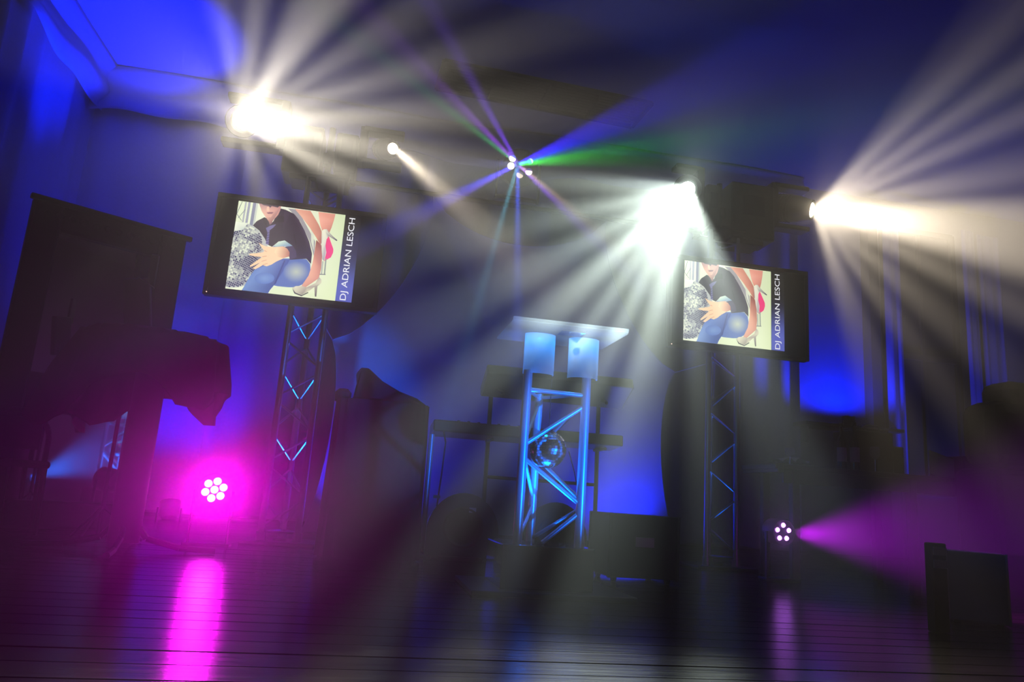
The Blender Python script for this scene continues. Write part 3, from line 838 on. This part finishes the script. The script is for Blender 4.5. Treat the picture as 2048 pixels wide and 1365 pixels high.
par_can((2.35, 1.20, .27), (.95, 3.75, .70), 'LED par can on the audience floor throwing blue light at the lectern', (0, .1, 1), 3, r=.09, group='blue wash cans')  # housing added for the out-of-view lamp that tints the lectern
par_can((8.33, 8.24, .22), (7.9, 9.4, 3.4), 'LED par can on the floor below the dark window', (0, .03, 1), 3, r=.09, group='blue wash cans')
par_can((-.11, 5.92, .08), (0.3, 6.6, 1.3), 'small LED par can at the foot of the fabric behind the wine coloured cloth', (0, .03, 1), 3, r=.06, ring=.034, lr=.011, group='blue wash cans', depth=.06)
par_can((2.36, 5.92, .08), (2.0, 6.6, 1.3), 'small LED par can at the foot of the fabric behind the flight case', (0, .03, 1), 3, r=.06, ring=.034, lr=.011, group='blue wash cans', depth=.06)

# ------------------------------------------------------------------ truss lectern
LX, LY = .940, 3.70
lc = thing('lectern', (LX, LY, 0), 'truss lectern with clear acrylic top glowing blue, glitter ball inside', 'lectern')
h = .158
P = [Vector((-h, 0, 0)), Vector((h, 0, 0)), Vector((-.03, h * 1.75, 0))]
MB().box((0, .10, .012), (.80, .62, .024), bev=.006).build('base_plate', M_BLACK, lc)
MB().box((-.02, .115, .127), (.46, .44, .206), bev=.006).build('plinth', M_BOXGLOSS, lc)
for i, p in enumerate(P):
    MB().tube(p + Vector((0, 0, .23)), p + Vector((0, 0, 1.10 if i < 2 else 1.02)), .024, 16).build('chord', M_ALUBRIGHT, lc, True)
def brace(a, b, r=.0115): MB().tube(a, b, r, 10).build('brace', M_ALUBRIGHT, lc, True)
def at(p, z): return Vector((p.x, p.y, z))
brace(at(P[0], 1.0), at(P[1], .995), .012)
brace(at(P[1], .945), at(P[0], .715)); brace(at(P[0], .655), at(P[1], .435)); brace(at(P[1], .40), at(P[0] * .2, .24))
for i, j in ((1, 2), (2, 0)):
    brace(at(P[i], 1.0), at(P[j], 1.0), .010)
    brace(at(P[i], .96), at(P[j], .72), .010); brace(at(P[j], .68), at(P[i], .46), .010); brace(at(P[i], .42), at(P[j], .24), .010)
M_ACRYL = frosted('clear_acrylic', (.70, .80, .92), .17, .5)
M_FROST = frosted('frosted_acrylic', (.80, .86, .92), .55, .62)
top = MB().box((.005, .015, 1.305), (.60, .45, .012), bev=.003).build('acrylic_top', M_ACRYL, lc)
lip = MB().box((.005, -.212, 1.317), (.60, .010, .018), bev=.002).build('front_lip', M_ACRYL, lc)
MB().box((.06, -.02, 1.3175), (.13, .10, .010), bev=.002).build('top_bracket', M_CHROME, lc)
for sx, x in ((-1, -.100), (1, .140)):
    def fn(u, v, x=x):
        t = pi * (1.12 * u - .06) 
        return Vector((x - .082 * cos(t), .02 - .055 * sin(t), 1.085 + .213 * v))
    o = MB().grid(fn, 22, 5).build('frosted_panel', M_FROST, lc, True)
    sm = o.modifiers.new('thick', 'SOLIDIFY'); sm.thickness = .004
    point('lectern_led', (LX + x, LY + .05, 1.272), 1.3, (0, .30, 1), .012)
    MB().lathe([(0, 0), (.018, 0), (.018, .012), (0, .014)], (x, .05, 1.284), None, 14).build('led_puck', M_BLACKMETAL, lc, True)
# glitter ball in the lectern
gb = thing('glitter_ball', (.935, 3.80, .605), 'mirrored glitter ball hanging inside the truss lectern', 'glitter ball')
br_ = .098; bc = Vector((0, 0, .105))
MB().lathe([(br_ * .985 * sin(pi * i / 20) , bc.z - br_ * .985 * cos(pi * i / 20)) for i in range(21)], (0, 0, 0), None, 36).build('core', M_BLACK, gb, True)
tl = MB(); rn = random.Random(9)
NR = 20
for j in range(NR):
    t0, t1 = pi * j / NR, pi * (j + 1) / NR
    m_ = max(4, int(2 * NR * sin((t0 + t1) / 2)))
    for i in range(m_):
        f0, f1 = 2 * pi * (i + .04) / m_, 2 * pi * (i + .96) / m_
        ta, tb = t0 + .05 * (t1 - t0), t1 - .05 * (t1 - t0)
        q = [Vector((sin(t) * cos(f), sin(t) * sin(f), -cos(t))) for t, f in ((ta, f0), (ta, f1), (tb, f1), (tb, f0))]
        c = sum(q, Vector()) / 4; n0 = c.normalized()
        tilt = Vector((rn.uniform(-1, 1), rn.uniform(-1, 1), rn.uniform(-1, 1))) * .045
        nn = (n0 + tilt).normalized()
        pts = [p - nn * ((p - c).dot(nn)) for p in q]
        tl.add([bc + (c.normalized() * 1.0 + (p - c)) * br_ for p in pts], [(0, 1, 2, 3)])
tag(tl.build('mirror_tiles', M_BALL, gb), kind='stuff')
MB().tube(bc + Vector((0, 0, br_)), bc + Vector((0, 0, .40)), .002, 6).build('cord', M_BLACK, gb)
MB().lathe([(.014, 0), (.014, .014), (.006, .018), (0, .018)], bc + Vector((0, 0, br_ - .004)), None, 12).build('cap', M_CHROME, gb, True)
spot('lectern_uplight', (LX - .02, LY + .09, .245), (LX, LY + .06, 1.2), 80, 90, CYANBLUE, .6, .03)
spot('lectern_front_blue', (2.3, 1.25, .30), (.95, 3.75, .72), 19, 1100, CYANBLUE, .9, .04)  # added lamp out of view, brightens the lectern in blue

# ------------------------------------------------------------------ stretched fabric screen between the towers
def fabric():
    t = thing('stretch_screen', (1.17, 6.3, 0), 'pale stretched fabric screen with pointed tied corners behind the lectern', 'fabric screen')
    tips = [Vector((.352, 0, 3.06)), Vector((1.99, 0, 3.06)), Vector((2.71, 0, 1.68)), Vector((2.78, 0, .10)), Vector((-.44, 0, .06)), Vector((-.371, 0, 1.65))]
    sag = [.36, .20, .17, .06, .12, .22]
    tips = [p - Vector((1.17, 0, 0)) for p in tips]
    c = Vector((0, .0, 1.5)); ring = []
    for i in range(6):
        a, b = tips[i], tips[(i + 1) % 6]; mid = (a + b) / 2; inn = (c - mid).normalized()
        for k in range(12):
            u = k / 12
            ring.append(a.lerp(b, u) + inn * (sag[i] * (4 * u * (1 - u)) ** .75))
    n = len(ring); mb = MB(); R_ = 10
    vs = [c + Vector((0, .10, 0))]
    for j in range(1, R_ + 1):
        f = j / R_
        for p in ring: vs.append(c.lerp(p, f) + Vector((0, .10 * (1 - f * f), 0)))
    fs = [(0, 1 + i, 1 + (i + 1) % n) for i in range(n)]
    for j in range(R_ - 1):
        for i in range(n):
            a = 1 + j * n + i; b = 1 + j * n + (i + 1) % n
            fs.append((a, b, b + n, a + n))
    o = mb.add(vs, fs).build('fabric', M_STRETCH, t, True)
    ends = [Vector((-.8, 0, 2.91)), Vector((.8, 0, 2.91)), Vector((1.76 - .12, -.45, 1.70)), None, None, Vector((-1.59, -.35, 1.72))]
    hem = MB().path(ring + [ring[0]], .004, 5).build('hem', M_STRETCH, o)
    for p, e in ((tips[5], Vector((-1.60, -.42, 1.69))), (tips[2], Vector((1.64, -.42, 1.70))), (tips[0], Vector((-.82, -.38, 2.93))), (tips[1], Vector((.82, -.38, 2.93)))):
        MB().tube(p, e, .004, 6).build('tie_cord', M_PAPER, t)
fabric()

# ------------------------------------------------------------------ draped loudspeaker beside the tower
def draped(name, c, w, d, h, label, peak=None, m=M_DRAPE, cat='loudspeaker', seed=1):
    t = thing(name, (c[0], c[1], 0), label, cat)
    def fn(u, v):
        a = 2 * pi * u; e = .35
        cx = math.copysign(abs(cos(a)) ** e, cos(a)); sy = math.copysign(abs(sin(a)) ** e, sin(a))
        k = 1 + .035 * (1 - v) * sin(a * 9 + seed) + .02 * sin(a * 17 + v * 4)
        fl = 1.06 - .06 * v
        z = h * v
        return Vector((cx * w / 2 * k * fl, sy * d / 2 * k * fl, .012 + z))
    mb = MB().grid(lambda u, v: fn(u, v), 72, 10, True)
    n = 72
    top0 = [fn(i / n, 1) for i in range(n)]
    vs = []; fs = []
    for j, f in enumerate((1, .75, .5, .25)):
        for p in top0: vs.append(Vector((p.x * f, p.y * f, h + .012 + .035 * (1 - f) + .02 * sin(p.x * 17 * f + 2) * (1 - f))))
    for j in range(3):
        for i in range(n): fs.append((j * n + i, j * n + (i + 1) % n, (j + 1) * n + (i + 1) % n, (j + 1) * n + i))
    vs.append(Vector((0, 0, h + .05))); fs += [(3 * n + i, 3 * n + (i + 1) % n, 4 * n) for i in range(n)]
    mb.add(vs, fs); mb.build('cloth_cover', m, t, True)
    return t
ds = draped('draped_loudspeaker', (.085, 5.15), .61, .5, 1.0, 'tall box under a dark wine coloured cloth next to the truss tower', seed=3)
pk = MB()
pts = [(-.21, 1.0), (-.19, 1.13), (-.20, 1.19), (-.17, 1.235), (-.12, 1.235), (-.02, 1.16), (.10, 1.10), (.22, 1.06), (.29, 1.02), (.28, .98), (-.2, .98)]
n_ = len(pts); vs = [Vector((x, -.14 + .02 * sin(z * 40), z)) for x, z in pts] + [Vector((x * .96, .14, z - .02)) for x, z in pts]
pk.add(vs, [tuple(range(n_)), tuple(range(2 * n_ - 1, n_ - 1, -1))] + [(i, n_ + i, n_ + (i + 1) % n_, (i + 1) % n_) for i in range(n_)])
o = pk.build('cloth_bunch', M_DRAPE, ds)
bv = o.modifiers.new('soft', 'BEVEL'); bv.width = .025; bv.segments = 3
MB().lathe([(.0, 1.02), (.05, 1.0), (.055, 1.06), (.03, 1.085), (0, 1.09)], (-.27, -.1, 0), None, 14).build('cloth_knot', M_DRAPE, ds, True)

# ------------------------------------------------------------------ keyboard rig behind the lectern
def keyboard(x0, x1, y, z, label, tilt):
    t = thing('keyboard', ((x0 + x1) / 2, y, z), label, 'keyboard', 'stage keyboards on the rack')
    W = x1 - x0; R3 = Matrix.Rotation(tilt, 3, 'X')
    MB().box((0, 0, .045), (W, .32, .09), rot=R3, bev=.012).build('body', M_BLACK, t)
    kb = MB(); nk = 36
    for k in range(nk): kb.box(R3 @ Vector((-W / 2 + .12 + (W - .24) * (k + .5) / nk, .07, .098)), ((W - .24) / nk * .9, .14, .014), rot=R3)
    tag(kb.build('keys', M_PAPER, t), kind='stuff')
    pn = MB()
    for k in range(7): pn.lathe([(.011, 0), (.011, .016), (0, .017)], R3 @ Vector((-W / 2 + .2 + k * .08, -.09, .09)), R3, 10)
    tag(pn.build('knobs', M_BLACKMETAL, t), kind='stuff')
    return t
keyboard(.49, 2.02, 5.85, .90, 'lower black stage keyboard seen end to end behind the lectern', radians(-4))
keyboard(.86, 2.06, 5.75, 1.30, 'upper black stage keyboard tilted on the rack behind the lectern', radians(-28))
ks = thing('keyboard_stand', (1.42, 5.9, 0), 'black two tier keyboard stand behind the lectern', 'stand')
for s in (-1, 1):
    MB().tube((s * .46, .0, .03), (s * .46, .05, 1.32), .018, 10).build('upright', M_BLACKMETAL, ks, True)
    MB().tube((s * .46, -.22, .02), (s * .46, .22, .02), .018, 10).build('foot', M_BLACKMETAL, ks, True)
    MB().tube((s * .46, -.18, .885), (s * .46, .10, .885), .014, 10).build('lower_arm', M_BLACKMETAL, ks, True)
    MB().tube((s * .42, -.28, 1.24), (s * .46, .05, 1.32), .014, 10).build('upper_arm', M_BLACKMETAL, ks, True)
MB().tube((-.46, .03, .6), (.46, .03, .6), .014, 10).build('cross_bar', M_BLACKMETAL, ks, True)

# pale upright pole
pl = thing('speaker_pole', (.47, 5.52, 0), 'slim pale upright pole beside the wine coloured cloth', 'stand')
MB().tube((0, 0, .02), (0, 0, .87), .022, 12).build('pole', mat('pale_pole', (.5, .5, .52), .35, .4), pl, True)
MB().lathe([(.12, 0), (.12, .012), (.03, .03), (.025, .05), (0, .05)], (0, 0, 0), None, 24).build('base', M_BLACKMETAL, pl, True)
MB().path([(.09, .05, .90), (.11, .03, .82), (.10, .02, .6), (.08, 0, .3), (.05, .02, .05)], .006, 6).build('cable', M_BLACK, pl, True)
MB().box((.075, -.01, .42), (.05, .012, .022)).build('tag', mat('green_tag', (.25, .6, .45), .6), pl)

# rounded floor monitors
def wedge(x, y, w, h, label):
    t = thing('floor_monitor', (x, y, 0), label, 'loudspeaker', 'rounded floor monitors')
    n = 18
    prof = [(-w / 2, 0.02)] + [(-w / 2 * cos(pi * i / n), .02 + h * .35 + (h * .65) * sin(pi * i / n)) for i in range(n + 1)] + [(w / 2, 0.02)]
    k = len(prof)
    vs = [Vector((a, -.16, z)) for a, z in prof] + [Vector((a * .92, .2, z * .9)) for a, z in prof]
    MB().add(vs, [tuple(range(k)), tuple(range(2 * k - 1, k - 1, -1))] + [(i, k + i, k + (i + 1) % k, (i + 1) % k) for i in range(k)]).build('cabinet', M_BLACK, t, False)
    MB().lathe([(0, 0), (h * .26, 0), (h * .30, .008), (h * .33, .0)], (0, -.165, h * .5), Matrix.Rotation(pi / 2, 3, 'X'), 28).build('grille', M_BLACKMETAL, t, True)
    for s in (-1, 1): MB().box((s * w * .35, 0, .01), (.05, .28, .02)).build('foot', M_BLACKMETAL, t)
    MB().box((-.02 + w * .15, -.166, h * .78), (.05, .006, .035)).build('badge', mat('badge', (.3, .3, .5), .3, .6), t)
    return t
wedge(.74, 5.55, .52, .44, 'rounded black floor monitor beside the pale pole')
wedge(1.42, 5.55, .48, .42, 'rounded black floor monitor seen through the truss lectern')

# black flight case right of lectern
fc = thing('flight_case', (1.70, 4.55, 0), 'squat black flight case between lectern and truss tower', 'case')
MB().box((0, 0, .215), (.44, .40, .37), bev=.012).build('body', M_BLACK, fc)
for sx in (-1, 1):
    for sy in (-1, 1): MB().box((sx * .215, sy * .195, .215), (.022, .022, .375), bev=.004).build('corner_edging', M_BLACKMETAL, fc)
MB().box((0, 0, .395), (.445, .405, .012), bev=.004).build('lid_rim', M_BLACKMETAL, fc)
for sx in (-1, 1):
    for sy in (-1, 1): MB().lathe([(.022, -.012), (.022, .012)], (sx * .17, sy * .15, .022), Matrix.Rotation(pi / 2, 3, 'Y'), 14).build('caster', M_BLACK, fc, True)
MB().box((.0, -.205, .24), (.12, .01, .06), bev=.003).build('handle', M_CHROME, fc)

# microphone stand with dangling cable
ms = thing('microphone_stand', (1.31, 4.25, 0), 'thin low microphone stand with cable right of the lectern plinth', 'stand')
MB().lathe([(.09, 0), (.09, .012), (.02, .022), (0, .022)], (0, 0, 0), None, 24).build('base', M_BLACKMETAL, ms, True)
MB().tube((0, 0, .02), (-.03, 0, .36), .007, 10).build('pole', M_CHROME, ms, True)
MB().tube((-.03, 0, .33), (-.03, 0, .37), .011, 10).build('clutch', M_CHROME, ms, True)
MB().path([(-.03, 0, .36), (-.06, .02, .5), (-.09, .02, .62), (-.13, .02, .74)], .003, 6).build('cable', M_BLACK, ms, True)

# ------------------------------------------------------------------ tall mirror in dark frame, angled across the corner
A, B = Vector((-2.62, 5.80, 0)), Vector((-1.68, 6.40, 0)); md = (B - A); MWd = md.length; ang = atan2(md.y, md.x); MHt = 2.40
mr_ = thing('standing_mirror', (A + B) / 2, 'very tall mirror in a wide dark frame standing across the corner', 'mirror')
mr_.rotation_euler.z = ang
fw = .20
for sx in (-1, 1): MB().box((sx * (MWd / 2 - fw / 2), 0, MHt / 2), (fw, .10, MHt), bev=.02).build('frame_side', M_WOOD, mr_)
MB().box((0, 0, MHt - fw * .55), (MWd - 2 * fw, .10, fw * 1.1), bev=.02).build('frame_top', M_WOOD, mr_)
MB().box((0, 0, fw * .5), (MWd - 2 * fw, .10, fw), bev=.02).build('frame_bottom', M_WOOD, mr_)
MB().box((.0, -.06, MHt - .012), (MWd + .06, .05, .04), bev=.008).build('cornice', M_WOOD, mr_)
MB().box((0, .012, MHt / 2), (MWd - 2 * fw + .02, .012, MHt - 2 * fw + .02)).build('glass', M_MIRROR, mr_)
crv = MB()
for k in range(12): crv.lathe([(.028, 0), (.02, .014), (0, .02)], (-MWd / 2 + .1 + k * (MWd - .2) / 11, -.05, MHt - fw * .55), Matrix.Rotation(pi / 2, 3, 'X'), 10)
tag(crv.build('carved_bosses', M_WOOD, mr_, True), kind='stuff')
for s in (-1, 1): MB().box((s * MWd * .4, .12, .05), (.10, .42, .10), bev=.01).build('foot', M_WOOD, mr_)

# dark music stand behind the cocktail table
mu = thing('music_stand', (-1.60, 5.25, 0), 'black folded music stand rising behind the cocktail table', 'stand')
MB().tube((0, 0, .03), (0, 0, 1.45), .013, 10).build('pole', M_BLACKMETAL, mu, True)
for k in range(3):
    a = 2 * pi * k / 3 + .4
    MB().tube((0, 0, .22), (.26 * cos(a), .26 * sin(a), .012), .009, 8).build('leg', M_BLACKMETAL, mu, True)
MB().box((-.01, 0, 1.56), (.17, .05, .34), rot=Matrix.Rotation(radians(-10), 3, 'Y'), bev=.01).build('desk', M_BLACK, mu)
MB().box((.05, 0, 1.80), (.05, .03, .22), bev=.006).build('upper_leaf', M_BLACK, mu)
MB().box((.03, -.04, 1.70), (.12, .05, .008), rot=Matrix.Rotation(radians(28), 3, 'Y')).build('clip', M_CHROME, mu)

# ------------------------------------------------------------------ cocktail table with red cloth
CTX, CTY, CTZ = -1.30, 4.72, 1.235
ct = thing('cocktail_table', (CTX, CTY, 0), 'tall round cocktail table on a single pole with splayed feet', 'table')
MB().lathe([(0, CTZ - .03), (.38, CTZ - .03), (.392, CTZ - .02), (.392, CTZ - .008), (.38, CTZ), (0, CTZ)], (0, 0, 0), None, 40).build('tabletop', M_WOOD, ct, True)
MB().tube((0, 0, .05), (0, 0, CTZ - .03), .085, 20).build('pole', mat('pole_cloth_dark', (.10, .03, .06), .6, noise=(20, .2)), ct, True)
for k in range(4):
    a = radians(8 + 90 * k)
    d = Vector((cos(a), sin(a), 0))
    MB().path([d * .05 + Vector((0, 0, .16)), d * .12 + Vector((0, 0, .075)), d * .30 + Vector((0, 0, .03)), d * .50 + Vector((0, 0, .02))], .018, 8).build('foot', M_BLACKMETAL, ct, True)
def cloth():
    a0 = radians(0)
    half = .72; r0 = .395
    nu, nv = 144, 22
    def fn(u, v):
        a = 2 * pi * u
        c = a - a0
        ext = min(half / max(abs(cos(c)), abs(sin(c))), half * 1.22)
        lf = max(0., cos(a - radians(195))) ** 2
        ext += .16 * lf - .06 * max(0., cos(a - radians(285)))
        s = ext * v
        if s <= r0: return Vector((s * cos(a), s * sin(a), 0.006))
        dn = s - r0
        k = min(1, dn / .25)
        fold = (.030 * sin(a * 9 + .6) + .018 * sin(a * 14 + 2)) * k
        r = r0 + .012 + fold + dn * (.07 + .22 * lf)
        return Vector((r * cos(a), r * sin(a), -dn * .98 + .006))
    o = MB().grid(fn, nu, nv, True).build('tablecloth', M_RED, None, True, loc=(CTX, CTY, CTZ + .004))
    sm = o.modifiers.new('thick', 'SOLIDIFY'); sm.thickness = .004; sm.offset = 1
    tag(o, 'dark red square cloth draped over the tall cocktail table', 'tablecloth')
cloth()

# chair beyond the table
ch = thing('arched_chair', (-2.30, 5.55, 0), 'arch backed dark chair half hidden behind the red cloth', 'chair')
ar = []
for k in range(17):
    a = pi * k / 16; ar.append((-.20 * cos(a), .20, .62 + .20 * sin(a)))
MB().path([(-.20, .20, .45)] + ar + [(.20, .20, .45)], .018, 8).build('back_arch', M_WOOD, ch, True)
MB().box((0, .2, .66), (.30, .02, .22), bev=.01).build('back_panel', M_DRAPE, ch)
MB().box((0, 0, .45), (.42, .42, .05), bev=.02).build('seat', M_DRAPE, ch)
for sx in (-1, 1):
    for sy in (-1, 1): MB().tube((sx * .18, sy * .18, .44), (sx * .20, sy * .20, .0), .018, 8, .013).build('leg', M_WOOD, ch, True)
ch.rotation_euler.z = radians(25)

# low black box at the picture edge with lit top
lb = thing('low_amplifier', (-2.78, 5.35, 0), 'low black amplifier box at the edge beside the tall mirror', 'amplifier')
MB().box((0, 0, .19), (.44, .36, .34), bev=.012).build('cabinet', M_BLACK, lb)
MB().box((0, -.06, .365), (.40, .05, .012), bev=.004).build('handle', M_CHROME, lb)
for sx in (-1, 1): MB().box((sx * .17, 0, .012), (.05, .30, .024)).build('foot', M_BLACKMETAL, lb)
MB().box((0, -.182, .2), (.36, .006, .26)).build('grille', M_BLACKMETAL, lb)

# ------------------------------------------------------------------ bar table with bottles
BZ = .84
bt = thing('bar_table', (4.7, 5.38, 0), 'long dark bar table with bottles along the far end of the stage', 'table')
MB().box((0, 0, BZ - .02), (3.36, .52, .04), bev=.008).build('tabletop', M_WOOD, bt)
MB().box((0, -.22, BZ - .09), (3.2, .03, .10), bev=.004).build('apron', M_WOOD, bt)
MB().box((-1.64, 0, BZ - .03), (.05, .54, .07), bev=.01).build('end_cap', M_WOOD, bt)
for sx in (-1, -.33, .35, 1):
    for sy in (-1, 1): MB().box((sx * 1.5, sy * .21, (BZ - .04) / 2), (.06, .06, BZ - .04), bev=.006).build('leg', M_WOOD, bt)
M_BOTTLE = mat('bottle_glass', (.008, .012, .02), .08, 0, spec=.7)
def bottle(x, y, h, label):
    t = thing('bottle', (x, y, BZ), label, 'bottle', 'bottles and glasses on the bar table')
    r = .036
    MB().lathe([(0, .0), (r, .0), (r, h * .58), (r * .8, h * .66), (r * .36, h * .76), (r * .36, h * .94), (0, h * .94)], (0, 0, 0), None, 18).build('glass', M_BOTTLE, t, True)
    MB().lathe([(r * .5, h * .93), (r * .5, h), (0, h)], (0, 0, 0), None, 14).build('cap', M_BLACKMETAL, t, True)
    MB().lathe([(r * 1.01, h * .18), (r * 1.01, h * .48)], (0, 0, 0), None, 18).build('label_band', M_PAPER, t, True)
bottle(3.70, 5.30, .37, 'dark bottle with cap, first of the pair on the bar table')
bottle(3.80, 5.28, .385, 'dark bottle with broad cap, second of the pair on the bar table')
def goblet(x, y, h, label):
    t = thing('wine_glass', (x, y, BZ), label, 'glass', 'bottles and glasses on the bar table')
    MB().lathe([(0, 0), (.032, 0), (.032, .004), (.005, .01), (.004, h * .5), (0, h * .5)], (0, 0, 0), None, 16).build('stem', M_CHROME, t, True)
    MB().lathe([(.006, h * .5), (.034, h * .62), (.038, h * .8), (.032, h)], (0, 0, 0), None, 18).build('bowl', frosted('glass_bowl_%d' % int(x * 100), (.8, .8, .9), .25, .5), t, True)
goblet(3.95, 5.24, .20, 'stemmed glass glinting in front of the equipment crate')
goblet(3.20, 5.22, .13, 'small stemmed glass standing nearest the bar table end')
cr_ = thing('equipment_crate', (4.02, 5.48, BZ), 'dark equipment crate standing behind the bottles on the bar', 'crate')
MB().box((0, 0, .17), (.36, .28, .34), bev=.012).build('body', M_BLACK, cr_)
MB().box((.02, 0, .352), (.30, .20, .026), bev=.006).build('lid', M_BLACKMETAL, cr_)
MB().path([(-.08, -.1, .36), (-.05, -.1, .392), (.06, -.1, .388), (.1, -.1, .36)], .008, 8).build('handle', M_CHROME, cr_, True)
MB().box((.26, .03, .12), (.14, .2, .24), bev=.01).build('side_unit', M_BLACK, cr_)
tray = thing('serving_tray', (3.32, 5.42, BZ), 'crumpled napkins on a dark tray at the bar table end', 'tray')
MB().lathe([(0, 0), (.15, 0), (.18, .02), (.175, .022), (.148, .006), (0, .006)], (0, 0, 0), None, 28).build('dish', M_BLACKMETAL, tray, True)
rn = random.Random(2)
def nap(u, v): 
    return Vector(((u - .5) * .24, (v - .5) * .18, .03 + .05 * abs(sin(u * 7 + v * 3)) * (1 - abs(u - .5))))
o = MB().grid(nap, 14, 12).build('napkin', M_PAPER, tray, True)
lp = thing('menu_board', (4.62, 5.32, BZ), 'slanted grey board propped up on the bar table', 'board')
MB().box((0, 0, .10), (.22, .012, .22), rot=Matrix.Rotation(radians(-20), 3, 'X') @ Matrix.Rotation(radians(18), 3, 'Y'), bev=.003).build('sheet', M_PAPER, lp)
MB().box((.07, .10, .09), (.16, .012, .18), rot=Matrix.Rotation(radians(20), 3, 'X'), bev=.003).build('prop', M_BLACK, lp)
mon = thing('cash_box', (4.95, 5.40, BZ), 'low black box beside the slanted grey board on the bar', 'box')
MB().box((0, 0, .10), (.30, .24, .20), bev=.012).build('body', M_BLACK, mon)
MB().box((0, -.122, .15), (.10, .008, .02), bev=.002).build('latch', M_BLACKMETAL, mon)

# tall dark loudspeaker at the far edge
sp = thing('column_loudspeaker', (4.75, 4.75, 0), 'tall dark draped loudspeaker at the picture edge before the bar', 'loudspeaker')
MB().box((0, 0, .45), (.72, .40, .9), bev=.05).build('lower_cabinet', M_DRAPE, sp)
MB().box((.02, 0, 1.15), (.66, .36, .5), bev=.10).build('upper_cabinet', M_DRAPE, sp)
MB().box((.07, 0, 1.46), (.42, .30, .20), bev=.07).build('horn', M_DRAPE, sp)

# grey case with metal edge
gc = thing('grey_case', (3.105, 3.40, 0), 'small grey equipment case with bright metal edge on the floor', 'case')
MB().box((0, 0, .175), (.26, .30, .33), bev=.006).build('body', M_WHITEBOX, gc)
for sx in (-1, 1): MB().box((sx * .128, -.148, .175), (.014, .014, .336), bev=.003).build('metal_edge', M_CHROME, gc)
for sx in (-1, 1): MB().box((sx * .09, 0, .008), (.03, .24, .016)).build('foot', M_BLACK, gc)
gc.rotation_euler.z = radians(-37)
pb = thing('power_box', (2.55, 3.00, 0), 'slim dark post with two pale stripes beside the grey case', 'box')
MB().box((0, 0, .19), (.075, .05, .38), bev=.006).build('body', M_DRAPE, pb)
for k in range(2): MB().box((0, -.027, .29 + .055 * k), (.068, .006, .036), bev=.002).build('stripe', M_WHITEBOX, pb)
